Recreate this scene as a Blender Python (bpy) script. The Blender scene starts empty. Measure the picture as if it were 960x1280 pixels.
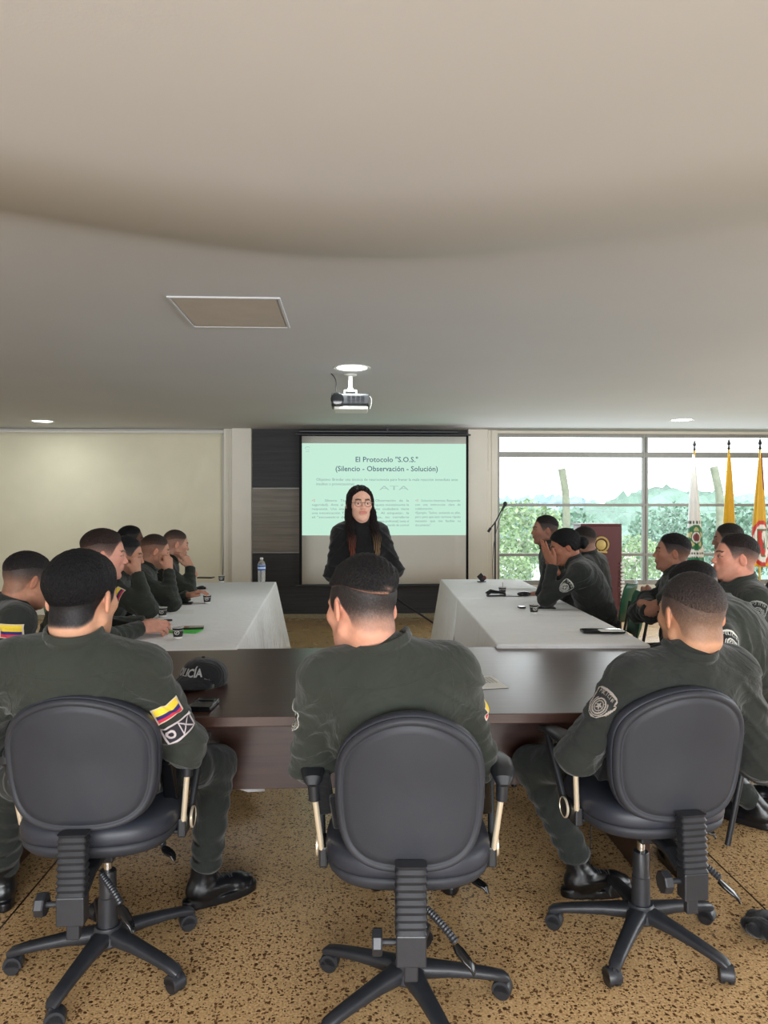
import bpy, math, random
import numpy as np
from mathutils import Vector, Matrix

# ------------------------------------------------------------------ camera
scene = bpy.context.scene
COL = scene.collection
FPX = 924.0
CAM_Z = 1.45
YAW = math.radians(-2.48)
PITCH = math.radians(-0.25)
cam_data = bpy.data.cameras.new('camera')
cam = bpy.data.objects.new('camera', cam_data)
COL.objects.link(cam)
cam_data.sensor_fit = 'VERTICAL'
cam_data.sensor_height = 36.0
cam_data.lens = 36.0 * FPX / 1280.0
cam_data.clip_start = 0.05
cam_data.clip_end = 3000
cam.location = (0, 0, CAM_Z)
cam.rotation_euler = (math.pi / 2 + PITCH, 0, YAW)
scene.camera = cam

# ------------------------------------------------------------------ view / world / lights
scene.view_settings.view_transform = 'Standard'
scene.view_settings.look = 'None'
scene.view_settings.gamma = 1.0
scene.view_settings.use_curve_mapping = False
scene.view_settings.exposure = 0.0
scene.cycles.use_denoising = True
scene.cycles.max_bounces = 7
scene.cycles.diffuse_bounces = 4
scene.cycles.glossy_bounces = 3
scene.cycles.transmission_bounces = 4
scene.cycles.transparent_max_bounces = 8
scene.cycles.caustics_reflective = False
scene.cycles.caustics_refractive = False
scene.cycles.sample_clamp_indirect = 6.0

world = bpy.data.worlds.new('world')
scene.world = world
world.use_nodes = True
wn = world.node_tree.nodes
wn['Background'].inputs[0].default_value = (0.93, 0.97, 1.0, 1)
wn['Background'].inputs[1].default_value = 3.2


def area_light(name, loc, rot, sx, sy, power, col, spread=math.pi):
    l = bpy.data.lights.new(name, 'AREA')
    l.shape = 'RECTANGLE'
    l.size, l.size_y = sx, sy
    l.energy = power
    l.color = col
    l.spread = spread
    o = bpy.data.objects.new(name, l)
    o.location = loc
    o.rotation_euler = rot
    COL.objects.link(o)
    return o


# daylight coming in through the window wall behind the photographer, and the far right windows
area_light('daylight_rear_windows', (0.2, -3.3, 1.35), (math.radians(102), 0, 0), 5.5, 1.5, 400, (0.94, 0.97, 1.0))
area_light('daylight_right_windows', (6.3, 3.2, 1.6), (math.radians(90), 0, math.radians(90)), 6.0, 1.6, 120, (0.93, 0.97, 1.0))
area_light('daylight_back_windows', (3.6, 9.55, 1.55), (math.radians(-90), 0, 0), 4.2, 1.7, 35, (0.95, 0.98, 1.0))

SEED = random.Random(7)


def W(px, py, d):
    """pixel + depth along the camera axis -> room point"""
    xc = (px - 480.0) / FPX * d
    zc = -(py - 640.0) / FPX * d
    cp, sp = math.cos(PITCH), math.sin(PITCH)
    fwd = d * cp - zc * sp
    up = d * sp + zc * cp
    c, s = math.cos(YAW), math.sin(YAW)
    return np.array([c * xc - s * fwd, s * xc + c * fwd, CAM_Z + up])


def WZ(px, py, z):
    """pixel ray hit with the horizontal plane at height z"""
    a = W(px, py, 1.0) - np.array([0, 0, CAM_Z])
    t = (z - CAM_Z) / a[2]
    return np.array([0, 0, CAM_Z]) + a * t


def WY(px, py, y):
    a = W(px, py, 1.0) - np.array([0, 0, CAM_Z])
    return np.array([0, 0, CAM_Z]) + a * (y / a[1])


# ------------------------------------------------------------------ materials
def lin(r, g, b):
    def f(c):
        c /= 255.0
        return c / 12.92 if c <= 0.04045 else ((c + 0.055) / 1.055) ** 2.4
    return (f(r), f(g), f(b))


def new_mat(name):
    m = bpy.data.materials.new(name)
    m.use_nodes = True
    return m, m.node_tree.nodes, m.node_tree.links, m.node_tree.nodes['Principled BSDF']


def mat(name, col, rough=0.6, metal=0.0, noise=None, bump=None, spec=0.5, coat=0.0, emit=None, alpha=None, sheen=0.0):
    """noise=(scale, amount) colour variation; bump=(scale, strength, distance)"""
    m, n, l, p = new_mat(name)
    c = (*col, 1)
    p.inputs['Base Color'].default_value = c
    p.inputs['Roughness'].default_value = rough
    p.inputs['Metallic'].default_value = metal
    p.inputs['Specular IOR Level'].default_value = spec
    p.inputs['Coat Weight'].default_value = coat
    p.inputs['Sheen Weight'].default_value = sheen
    tc = n.new('ShaderNodeTexCoord')
    if noise:
        t = n.new('ShaderNodeTexNoise')
        t.inputs['Scale'].default_value = noise[0]
        t.inputs['Detail'].default_value = 4
        l.new(tc.outputs['Object'], t.inputs['Vector'])
        r = n.new('ShaderNodeValToRGB')
        a = noise[1]
        r.color_ramp.elements[0].position = 0.3
        r.color_ramp.elements[1].position = 0.7
        r.color_ramp.elements[0].color = (*[v * (1 - a) for v in col], 1)
        r.color_ramp.elements[1].color = (*[min(1, v * (1 + a)) for v in col], 1)
        l.new(t.outputs['Fac'], r.inputs['Fac'])
        l.new(r.outputs['Color'], p.inputs['Base Color'])
    if bump:
        t = n.new('ShaderNodeTexNoise')
        t.inputs['Scale'].default_value = bump[0]
        t.inputs['Detail'].default_value = 5
        l.new(tc.outputs['Object'], t.inputs['Vector'])
        b = n.new('ShaderNodeBump')
        b.inputs['Strength'].default_value = bump[1]
        b.inputs['Distance'].default_value = bump[2]
        l.new(t.outputs['Fac'], b.inputs['Height'])
        l.new(b.outputs['Normal'], p.inputs['Normal'])
    if emit:
        p.inputs['Emission Color'].default_value = (*emit[0], 1)
        p.inputs['Emission Strength'].default_value = emit[1]
    if alpha is not None:
        p.inputs['Alpha'].default_value = alpha
    return m


def attr_mat(name, rough=0.6, bump=None, sss=0.0, spec=0.4, sheen=0.0, noise_amt=0.12, noise_scale=90):
    """colour from the mesh's own 'col' attribute with fine procedural variation"""
    m, n, l, p = new_mat(name)
    a = n.new('ShaderNodeAttribute')
    a.attribute_name = 'col'
    tc = n.new('ShaderNodeTexCoord')
    t = n.new('ShaderNodeTexNoise')
    t.inputs['Scale'].default_value = noise_scale
    t.inputs['Detail'].default_value = 3
    l.new(tc.outputs['Object'], t.inputs['Vector'])
    mr = n.new('ShaderNodeMapRange')
    mr.inputs['From Min'].default_value = 0.3
    mr.inputs['From Max'].default_value = 0.7
    mr.inputs['To Min'].default_value = 1 - noise_amt
    mr.inputs['To Max'].default_value = 1 + noise_amt
    l.new(t.outputs['Fac'], mr.inputs['Value'])
    mx = n.new('ShaderNodeVectorMath')
    mx.operation = 'SCALE'
    l.new(a.outputs['Color'], mx.inputs[0])
    l.new(mr.outputs['Result'], mx.inputs['Scale'])
    l.new(mx.outputs['Vector'], p.inputs['Base Color'])
    p.inputs['Roughness'].default_value = rough
    p.inputs['Specular IOR Level'].default_value = spec
    p.inputs['Sheen Weight'].default_value = sheen
    if sss:
        p.inputs['Subsurface Weight'].default_value = sss
        p.inputs['Subsurface Radius'].default_value = (0.012, 0.005, 0.003)
        p.inputs['Subsurface Scale'].default_value = 1.0
    if bump:
        b = n.new('ShaderNodeBump')
        b.inputs['Strength'].default_value = bump[1]
        b.inputs['Distance'].default_value = bump[2]
        t2 = n.new('ShaderNodeTexNoise')
        t2.inputs['Scale'].default_value = bump[0]
        t2.inputs['Detail'].default_value = 4
        mp = n.new('ShaderNodeMapping')
        if len(bump) > 3:
            mp.inputs['Scale'].default_value = bump[3]
        l.new(tc.outputs['Object'], mp.inputs['Vector'])
        l.new(mp.outputs['Vector'], t2.inputs['Vector'])
        l.new(t2.outputs['Fac'], b.inputs['Height'])
        l.new(b.outputs['Normal'], p.inputs['Normal'])
    return m


def fabric(name, col, weave=900, amt=0.18, rough=0.85, sheen=0.15, bump_d=0.005):
    m, n, l, p = new_mat(name)
    tc = n.new('ShaderNodeTexCoord')
    t = n.new('ShaderNodeTexNoise')
    t.inputs['Scale'].default_value = 6
    t.inputs['Detail'].default_value = 6
    l.new(tc.outputs['Object'], t.inputs['Vector'])
    r = n.new('ShaderNodeValToRGB')
    r.color_ramp.elements[0].position = 0.3
    r.color_ramp.elements[1].position = 0.72
    r.color_ramp.elements[0].color = (*[v * (1 - amt) for v in col], 1)
    r.color_ramp.elements[1].color = (*[min(1, v * (1 + amt)) for v in col], 1)
    l.new(t.outputs['Fac'], r.inputs['Fac'])
    l.new(r.outputs['Color'], p.inputs['Base Color'])
    w = n.new('ShaderNodeTexNoise')
    w.inputs['Scale'].default_value = 22
    w.inputs['Detail'].default_value = 8
    w.inputs['Roughness'].default_value = 0.65
    l.new(tc.outputs['Object'], w.inputs['Vector'])
    b = n.new('ShaderNodeBump')
    b.inputs['Strength'].default_value = 0.6
    b.inputs['Distance'].default_value = bump_d
    l.new(w.outputs['Fac'], b.inputs['Height'])
    w2 = n.new('ShaderNodeTexNoise')
    w2.inputs['Scale'].default_value = 5.5
    w2.inputs['Detail'].default_value = 3
    w2.inputs['Distortion'].default_value = 1.6
    l.new(tc.outputs['Object'], w2.inputs['Vector'])
    b2 = n.new('ShaderNodeBump')
    b2.inputs['Strength'].default_value = 0.7
    b2.inputs['Distance'].default_value = 0.03
    l.new(w2.outputs['Fac'], b2.inputs['Height'])
    l.new(b2.outputs['Normal'], b.inputs['Normal'])
    l.new(b.outputs['Normal'], p.inputs['Normal'])
    p.inputs['Roughness'].default_value = rough
    p.inputs['Sheen Weight'].default_value = sheen
    p.inputs['Specular IOR Level'].default_value = 0.25
    return m


M = {}
M['ceiling'] = mat('ceiling_paint', lin(205, 208, 212), 0.75, noise=(1.2, 0.02), bump=(160, 0.12, 0.002))
M['wall'] = mat('wall_paint', lin(228, 224, 212), 0.8, noise=(2.5, 0.04), bump=(60, 0.15, 0.003))
M['blind'] = mat('roller_blind_cloth', lin(226, 221, 198), 0.85, noise=(3, 0.03), bump=(8, 0.3, 0.006))
M['alu'] = mat('window_aluminium', lin(150, 150, 145), 0.45, 0.3, noise=(20, 0.06))
M['black_plastic'] = mat('black_plastic', lin(34, 36, 40), 0.42, bump=(300, 0.12, 0.001))
M['base_plastic'] = mat('chair_base_plastic', lin(40, 42, 47), 0.38, noise=(25, 0.15), bump=(220, 0.15, 0.001))
M['black_gloss'] = mat('black_gloss', lin(15, 16, 18), 0.15)
M['vinyl'] = mat('chair_vinyl', lin(45, 48, 57), 0.46, noise=(9, 0.09), bump=(420, 0.22, 0.001), spec=0.45)
M['vinyl_panel'] = mat('chair_back_panel', lin(47, 49, 55), 0.55, noise=(5, 0.1), bump=(520, 0.3, 0.001), spec=0.35)
M['rubber'] = mat('caster_rubber', lin(32, 33, 37), 0.4)
M['gold'] = mat('chair_arm_tube', lin(240, 226, 200), 0.3, .55)
M['chrome'] = mat('chrome', lin(210, 210, 208), 0.15, 1.0)
M['steel_dark'] = mat('dark_steel', lin(50, 50, 54), 0.35, 0.8)
M['white_plastic'] = mat('white_plastic', lin(225, 225, 220), 0.4)
M['black_cloth'] = fabric('black_cloth', lin(20, 21, 24), amt=0.15)
M['skin'] = attr_mat('skin', 0.58, bump=(500, 0.15, 0.0008), sss=0.12, noise_amt=0.07, noise_scale=60, spec=0.28)
M['hair'] = attr_mat('hair', 0.6, bump=(230, 1.0, 0.009, (1, 1, .5)), noise_amt=0.35, noise_scale=220, spec=0.16)
M['decal'] = attr_mat('embroidered_patch', 0.8, bump=(900, 0.4, 0.0008), noise_amt=0.12, noise_scale=500)
M['eye'] = attr_mat('eye', 0.12, noise_amt=0.0)
M['uniform'] = fabric('olive_uniform', lin(43, 47, 41), amt=0.2)
M['uniform_dark'] = fabric('dark_olive_uniform', lin(36, 39, 36), amt=0.18)
M['trouser'] = fabric('olive_trousers', lin(32, 36, 33), amt=0.16)
M['shirt_light'] = fabric('light_olive_shirt', lin(92, 97, 72), amt=0.1)
M['seam'] = fabric('uniform_seam', lin(44, 47, 42), amt=0.1)
M['boot'] = mat('boot_leather', lin(17, 18, 21), 0.3, bump=(70, 0.3, 0.002))
M['knit'] = fabric('black_knit', lin(17, 17, 19), amt=0.2)
M['lens'] = mat('phone_glass', lin(10, 12, 14), 0.08)
M['paper'] = mat('paper', lin(235, 235, 230), 0.8)
# ------------------------------------------------------------------ object helpers
def tag(o, label=None, cat=None, group=None, kind=None):
    if label: o['label'] = label
    if cat: o['category'] = cat
    if group: o['group'] = group
    if kind: o['kind'] = kind
    return o


def empty(name, loc, label, cat, rz=0.0, group=None):
    o = bpy.data.objects.new(name, None)
    o.empty_display_size = 0.1
    o.location = [float(v) for v in loc]
    o.rotation_euler = (0, 0, rz)
    COL.objects.link(o)
    return tag(o, label, cat, group)


def copy_tree(o, parent=None):
    c = o.copy()
    COL.objects.link(c)
    if parent:
        c.parent = parent
    for ch in list(o.children):
        copy_tree(ch, c)
    return c


def mesh_obj(name, V, Fq, m, parent=None, loc=None, col=None, smooth=True, sharp=None, bevel=None, thick=None):
    me = bpy.data.meshes.new(name)
    if loc is not None:
        V = np.asarray(V, float) - np.asarray(loc, float)
    me.from_pydata([tuple(map(float, v)) for v in V], [], [tuple(map(int, f)) for f in Fq])
    me.update()
    if smooth:
        me.shade_smooth()
        if sharp is not None:
            me.set_sharp_from_angle(angle=math.radians(sharp))
    if col is not None:
        a = me.color_attributes.new('col', 'FLOAT_COLOR', 'POINT')
        c = np.ones((len(V), 4), np.float32)
        c[:, :3] = col
        a.data.foreach_set('color', c.ravel())
    if m:
        for mm in (m if isinstance(m, (list, tuple)) else [m]):
            me.materials.append(mm)
    o = bpy.data.objects.new(name, me)
    COL.objects.link(o)
    if parent:
        o.parent = parent
    elif loc is not None:
        o.location = [float(v) for v in loc]
    if bevel:
        b = o.modifiers.new('bevel', 'BEVEL')
        b.width = bevel
        b.segments = 2
        b.limit_method = 'ANGLE'
        b.angle_limit = math.radians(40)
    if thick:
        b = o.modifiers.new('solid', 'SOLIDIFY')
        b.thickness = thick
        b.offset = 0
    return o


def rotm(rx=0, ry=0, rz=0):
    return np.array(Matrix.Rotation(rz, 3, 'Z') @ Matrix.Rotation(ry, 3, 'Y') @ Matrix.Rotation(rx, 3, 'X'))


def unit(v):
    v = np.asarray(v, float)
    n = np.linalg.norm(v)
    return v / n if n > 1e-9 else v


class MB:
    def __init__(s):
        s.v = []
        s.f = []

    def add(s, V, F):
        b = len(s.v)
        s.v.extend([tuple(map(float, v)) for v in V])
        s.f.extend([tuple(i + b for i in f) for f in F])
        return s

    def box(s, c, size, R=None):
        h = np.array(size) / 2.0
        V = np.array([(x, y, z) for x in (-1, 1) for y in (-1, 1) for z in (-1, 1)]) * h
        if R is not None:
            V = V @ np.array(R).T
        F = [(0, 1, 3, 2), (4, 6, 7, 5), (0, 4, 5, 1), (2, 3, 7, 6), (0, 2, 6, 4), (1, 5, 7, 3)]
        return s.add(V + np.array(c), F)

    def cyl(s, p0, p1, r0, r1=None, n=16, caps=True):
        r1 = r0 if r1 is None else r1
        return s.tube([p0, p1], [r0, r1], n, caps)

    def tube(s, path, r, n=10, caps=True, flat=None):
        """flat=(sx, sy) squashes the section; rs along the path"""
        P = [np.array(p, float) for p in path]
        rs = r if isinstance(r, (list, tuple, np.ndarray)) else [r] * len(P)
        T = []
        for i in range(len(P)):
            a = P[max(i - 1, 0)]
            b = P[min(i + 1, len(P) - 1)]
            T.append(unit(b - a))
        up = np.array([0, 0, 1.0]) if abs(T[0][2]) < 0.9 else np.array([0, 1.0, 0])
        V = []
        x = unit(np.cross(up, T[0]))
        for i, p in enumerate(P):
            x = unit(x - T[i] * np.dot(x, T[i]))
            y = np.cross(T[i], x)
            fx, fy = flat if flat else (1, 1)
            for k in range(n):
                a = 2 * math.pi * k / n
                V.append(p + rs[i] * (fx * math.cos(a) * x + fy * math.sin(a) * y))
        F = []
        for i in range(len(P) - 1):
            for k in range(n):
                F.append((i * n + k, i * n + (k + 1) % n, (i + 1) * n + (k + 1) % n, (i + 1) * n + k))
        if caps:
            F.append(tuple(range(n - 1, -1, -1)))
            F.append(tuple((len(P) - 1) * n + k for k in range(n)))
        return s.add(V, F)

    def sweep(s, path, w, h, up=(0, 0, 1), e=3.0, n=16):
        """rounded-rectangle section (w wide, h tall, superellipse e) along a path"""
        P = [np.array(p, float) for p in path]
        up = np.array(up, float)
        V = []
        for i, p in enumerate(P):
            t = unit(P[min(i + 1, len(P) - 1)] - P[max(i - 1, 0)])
            x = unit(np.cross(t, up))
            y = np.cross(x, t)
            wi = w[i] if hasattr(w, '__len__') else w
            hi = h[i] if hasattr(h, '__len__') else h
            for k in range(n):
                a = 2 * math.pi * (k + 0.5) / n
                ca, sa = math.cos(a), math.sin(a)
                V.append(p + x * wi / 2 * abs(ca) ** (2 / e) * np.sign(ca) + y * hi / 2 * abs(sa) ** (2 / e) * np.sign(sa))
        F = []
        for i in range(len(P) - 1):
            for k in range(n):
                F.append((i * n + k, i * n + (k + 1) % n, (i + 1) * n + (k + 1) % n, (i + 1) * n + k))
        F.append(tuple(range(n - 1, -1, -1)))
        F.append(tuple((len(P) - 1) * n + k for k in range(n)))
        return s.add(V, F)

    def lathe(s, prof, c=(0, 0, 0), R=None, n=24):
        """prof: (r, z) list, axis z"""
        V = []
        for r, z in prof:
            for k in range(n):
                a = 2 * math.pi * k / n
                V.append((r * math.cos(a), r * math.sin(a), z))
        V = np.array(V)
        if R is not None:
            V = V @ np.array(R).T
        F = []
        m = len(prof)
        for i in range(m - 1):
            for k in range(n):
                F.append((i * n + k, i * n + (k + 1) % n, (i + 1) * n + (k + 1) % n, (i + 1) * n + k))
        if prof[0][0] > 1e-5:
            F.append(tuple(range(n - 1, -1, -1)))
        if prof[-1][0] > 1e-5:
            F.append(tuple((m - 1) * n + k for k in range(n)))
        return s.add(V + np.array(c), F)

    def prism(s, pts, z0, z1):
        """pts 2D ccw outline extruded z0..z1"""
        n = len(pts)
        V = [(x, y, z0) for x, y in pts] + [(x, y, z1) for x, y in pts]
        F = [tuple(range(n - 1, -1, -1)), tuple(range(n, 2 * n))]
        F += [(k, (k + 1) % n, n + (k + 1) % n, n + k) for k in range(n)]
        return s.add(V, F)

    def ell(s, c, r, R=None, n=16, m=10):
        V = []
        for i in range(m + 1):
            th = math.pi * i / m
            for k in range(n):
                a = 2 * math.pi * k / n
                V.append((math.sin(th) * math.cos(a) * r[0], math.sin(th) * math.sin(a) * r[1], -math.cos(th) * r[2]))
        V = np.array(V)
        if R is not None:
            V = V @ np.array(R).T
        F = []
        for i in range(m):
            for k in range(n):
                F.append((i * n + k, i * n + (k + 1) % n, (i + 1) * n + (k + 1) % n, (i + 1) * n + k))
        return s.add(V + np.array(c), F)

    def build(s, name, m, parent=None, loc=None, **kw):
        kw.setdefault('sharp', 35)
        return mesh_obj(name, s.v, s.f, m, parent, loc, **kw)


def bez(p0, p1, p2, p3, n=10):
    p0, p1, p2, p3 = map(np.array, (p0, p1, p2, p3))
    return [(1 - t) ** 3 * p0 + 3 * (1 - t) ** 2 * t * p1 + 3 * (1 - t) * t * t * p2 + t ** 3 * p3 for t in np.linspace(0, 1, n)]


def text_mesh(s, size, bold=0.0, align='LEFT', spacing=1.0, width=None, extrude=0.0):
    """string -> (V, F) flat in XY using the built-in font; width stretches it"""
    cu = bpy.data.curves.new('txt', 'FONT')
    cu.body = s
    cu.size = size
    cu.offset = bold
    cu.extrude = extrude
    cu.resolution_u = 2
    cu.space_character = spacing
    ob = bpy.data.objects.new('txt', cu)
    COL.objects.link(ob)
    bpy.context.view_layer.update()
    dg = bpy.context.evaluated_depsgraph_get()
    me = bpy.data.meshes.new_from_object(ob.evaluated_get(dg))
    V = np.array([v.co[:] for v in me.vertices]) if len(me.vertices) else np.zeros((0, 3))
    F = [tuple(p.vertices) for p in me.polygons]
    bpy.data.objects.remove(ob)
    bpy.data.curves.remove(cu)
    bpy.data.meshes.remove(me)
    if len(V):
        V[:, 0] -= V[:, 0].min()
        w = V[:, 0].max()
        if width:
            V[:, 0] *= width / w
            w = width
        if align == 'CENTER':
            V[:, 0] -= w / 2
    return V, F


# ------------------------------------------------------------------ implicit surfaces
def surface_nets(f, lo, h):
    s = f < 0
    nx, ny, nz = f.shape
    c = np.zeros((nx - 1, ny - 1, nz - 1), np.int8)
    offs = [(i, j, k) for i in (0, 1) for j in (0, 1) for k in (0, 1)]
    for i, j, k in offs:
        c += s[i:nx - 1 + i, j:ny - 1 + j, k:nz - 1 + k]
    act = (c > 0) & (c < 8)
    idx = np.argwhere(act)
    if len(idx) == 0:
        return np.zeros((0, 3)), np.zeros((0, 4), int)
    vid = np.full(act.shape, -1, np.int64)
    vid[act] = np.arange(len(idx))
    pos = np.zeros((len(idx), 3))
    cnt = np.zeros(len(idx))
    edges = []
    for a in range(3):
        for u in (0, 1):
            for v in (0, 1):
                o = [0, 0, 0]
                oth = [q for q in range(3) if q != a]
                o[oth[0]], o[oth[1]] = u, v
                e = list(o)
                e[a] = 1
                edges.append((tuple(o), tuple(e), a))
    for o, e, a in edges:
        A = f[idx[:, 0] + o[0], idx[:, 1] + o[1], idx[:, 2] + o[2]].astype(float)
        B = f[idx[:, 0] + e[0], idx[:, 1] + e[1], idx[:, 2] + e[2]].astype(float)
        mk = (A < 0) != (B < 0)
        t = np.where(mk, A / np.where(mk, A - B, 1), 0)
        p = np.array(o, float)[None, :] + np.eye(3)[a][None, :] * t[:, None]
        pos += p * mk[:, None]
        cnt += mk
    pos = pos / cnt[:, None] + idx
    V = np.array(lo)[None, :] + pos * h
    Fs = []
    for a in range(3):
        b, d = [(1, 2), (2, 0), (0, 1)][a]
        sl0 = [slice(None)] * 3
        sl1 = [slice(None)] * 3
        sl0[a] = slice(0, f.shape[a] - 1)
        sl1[a] = slice(1, f.shape[a])
        s0, s1 = s[tuple(sl0)], s[tuple(sl1)]
        ch = s0 != s1
        ii = np.argwhere(ch)
        ok = (ii[:, b] > 0) & (ii[:, d] > 0) & (ii[:, b] < f.shape[b] - 1) & (ii[:, d] < f.shape[d] - 1)
        ii = ii[ok]
        if not len(ii):
            continue
        inside0 = s0[ii[:, 0], ii[:, 1], ii[:, 2]]
        def g(db, dd):
            q = ii.copy()
            q[:, b] -= db
            q[:, d] -= dd
            return vid[q[:, 0], q[:, 1], q[:, 2]]
        q = np.stack([g(1, 1), g(0, 1), g(0, 0), g(1, 0)], 1)
        q[~inside0] = q[~inside0][:, ::-1]
        Fs.append(q)
    return V, np.concatenate(Fs)


def smin(a, b, k):
    if k <= 0:
        return np.minimum(a, b)
    h = np.maximum(k - np.abs(a - b), 0) / k
    return np.minimum(a, b) - h * h * k * 0.25


class Shape:
    """ordered list of implicit primitives; fn takes (N,3) or (...,3) points"""
    def __init__(s):
        s.p = []
        s.disp = None

    def _add(s, fn, lo, hi, k, op='u'):
        s.p.append((fn, np.array(lo, float), np.array(hi, float), k, op))
        return s

    def cap(s, a, b, ra, rb=None, k=0.02, op='u', flat=None, wr=None):
        """tapered capsule; flat=(dir, factor) thickens/thins along dir; wr=(amp, wavelength, phase)"""
        a = np.array(a, float)
        b = np.array(b, float)
        rb = ra if rb is None else rb
        ab = b - a
        L2 = max(float(ab @ ab), 1e-9)
        L = math.sqrt(L2)

        def fn(P):
            pa = P - a
            t = np.clip((pa @ ab) / L2, 0, 1)
            q = pa - t[..., None] * ab
            if flat is not None:
                dv = np.array(flat[0], float)
                q = q + (q @ dv)[..., None] * dv * (1 / flat[1] - 1)
            d = np.sqrt((q * q).sum(-1)) - (ra + (rb - ra) * t)
            if wr is not None:
                ph = (pa @ ab) / L
                w = np.sin(2 * math.pi * ph / wr[1] + wr[2] + 1.6 * np.sin(9 * P[..., 0] + 14 * P[..., 2] + wr[2]) + 1.2 * np.sin(17 * P[..., 1] - 11 * P[..., 2]))
                d = d - wr[0] * (w * np.abs(w)) * np.clip(1 - np.abs(d) / 0.04, 0, 1)
            return d
        m = max(ra, rb) * (max(1, flat[1]) if flat else 1) + abs(k) + 0.03
        return s._add(fn, np.minimum(a, b) - m, np.maximum(a, b) + m, k, op)

    def ell(s, c, r, R=None, k=0.02, op='u'):
        c = np.array(c, float)
        r = np.array(r, float)
        Rm = None if R is None else np.array(R, float)

        def fn(P):
            q = P - c
            if Rm is not None:
                q = q @ Rm
            k0 = np.sqrt(((q / r) ** 2).sum(-1))
            k1 = np.sqrt(((q / (r * r)) ** 2).sum(-1)) + 1e-9
            return k0 * (k0 - 1) / k1
        m = r.max() + abs(k) + 0.03
        return s._add(fn, c - m, c + m, k, op)

    def rbox(s, c, half, rad, R=None, k=0.01, op='u'):
        c = np.array(c, float)
        half = np.array(half, float) - rad
        Rm = None if R is None else np.array(R, float)

        def fn(P):
            q = P - c
            if Rm is not None:
                q = q @ Rm
            q = np.abs(q) - half
            o = np.sqrt((np.maximum(q, 0) ** 2).sum(-1)) + np.minimum(q.max(-1), 0)
            return o - rad
        m = np.linalg.norm(half) + rad + abs(k) + 0.02
        return s._add(fn, c - m, c + m, k, op)

    def comb(s, d, fn, P, k, op):
        g = fn(P)
        if op == 'u':
            return smin(d, g, k)
        if op == 'i':
            return -smin(-d, -g, k)
        return -smin(-d, g, k)   # subtract

    def ev(s, P):
        P = np.asarray(P, float)
        d = np.full(P.shape[:-1], 0.3)
        for fn, lo, hi, k, op in s.p:
            d = s.comb(d, fn, P, k, op)
        if s.disp is not None:
            d = d + s.disp(P)
        return d

    def bounds(s):
        lo = np.min([p[1] for p in s.p if p[4] == 'u'], 0)
        hi = np.max([p[2] for p in s.p if p[4] == 'u'], 0)
        return lo, hi

    def mesh(s, h, lo=None, hi=None, post=None):
        L, H = s.bounds()
        lo = L if lo is None else np.maximum(L, lo)
        hi = H if hi is None else np.minimum(H, hi)
        n = np.ceil((hi - lo) / h).astype(int) + 2
        ax = [lo[i] + h * np.arange(n[i]) for i in range(3)]
        f = np.full(n, 0.09)
        for fn, a, b, k, op in s.p:
            i0 = [max(0, int((a[i] - lo[i]) / h)) for i in range(3)]
            i1 = [min(n[i], int((b[i] - lo[i]) / h) + 2) for i in range(3)]
            if any(i1[i] <= i0[i] for i in range(3)):
                continue
            sl = tuple(slice(i0[i], i1[i]) for i in range(3))
            P = np.stack(np.meshgrid(*[ax[i][sl[i]] for i in range(3)], indexing='ij'), -1)
            f[sl] = s.comb(f[sl], fn, P, k, op)
        if s.disp is not None or post is not None:
            m = np.abs(f) < 0.05
            ii = np.argwhere(m)
            P = np.stack([ax[i][ii[:, i]] for i in range(3)], -1)
            v = f[m]
            if s.disp is not None:
                v = v + s.disp(P)
            if post is not None:
                v = post(P, v)
            f[m] = v
            if post is not None:
                # everything deep inside must respect the cut too
                m2 = f <= -0.05
                ii = np.argwhere(m2)
                if len(ii):
                    P = np.stack([ax[i][ii[:, i]] for i in range(3)], -1)
                    f[m2] = post(P, f[m2])
        f[0], f[-1] = np.maximum(f[0], .01), np.maximum(f[-1], .01)
        f[:, 0], f[:, -1] = np.maximum(f[:, 0], .01), np.maximum(f[:, -1], .01)
        f[:, :, 0], f[:, :, -1] = np.maximum(f[:, :, 0], .01), np.maximum(f[:, :, -1], .01)
        return surface_nets(f, lo, h)

    def march(s, P, D, steps=36):
        """from outside points P along unit directions D to the surface"""
        P = np.array(P, float)
        for _ in range(steps):
            d = s.ev(P)
            P = P + D * (d * 0.85)[..., None]
        return P
# ------------------------------------------------------------------ people: heads, hair, hands, boots
def smooth01(x, a, b):
    t = np.clip((x - a) / (b - a), 0, 1)
    return t * t * (3 - 2 * t)


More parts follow.
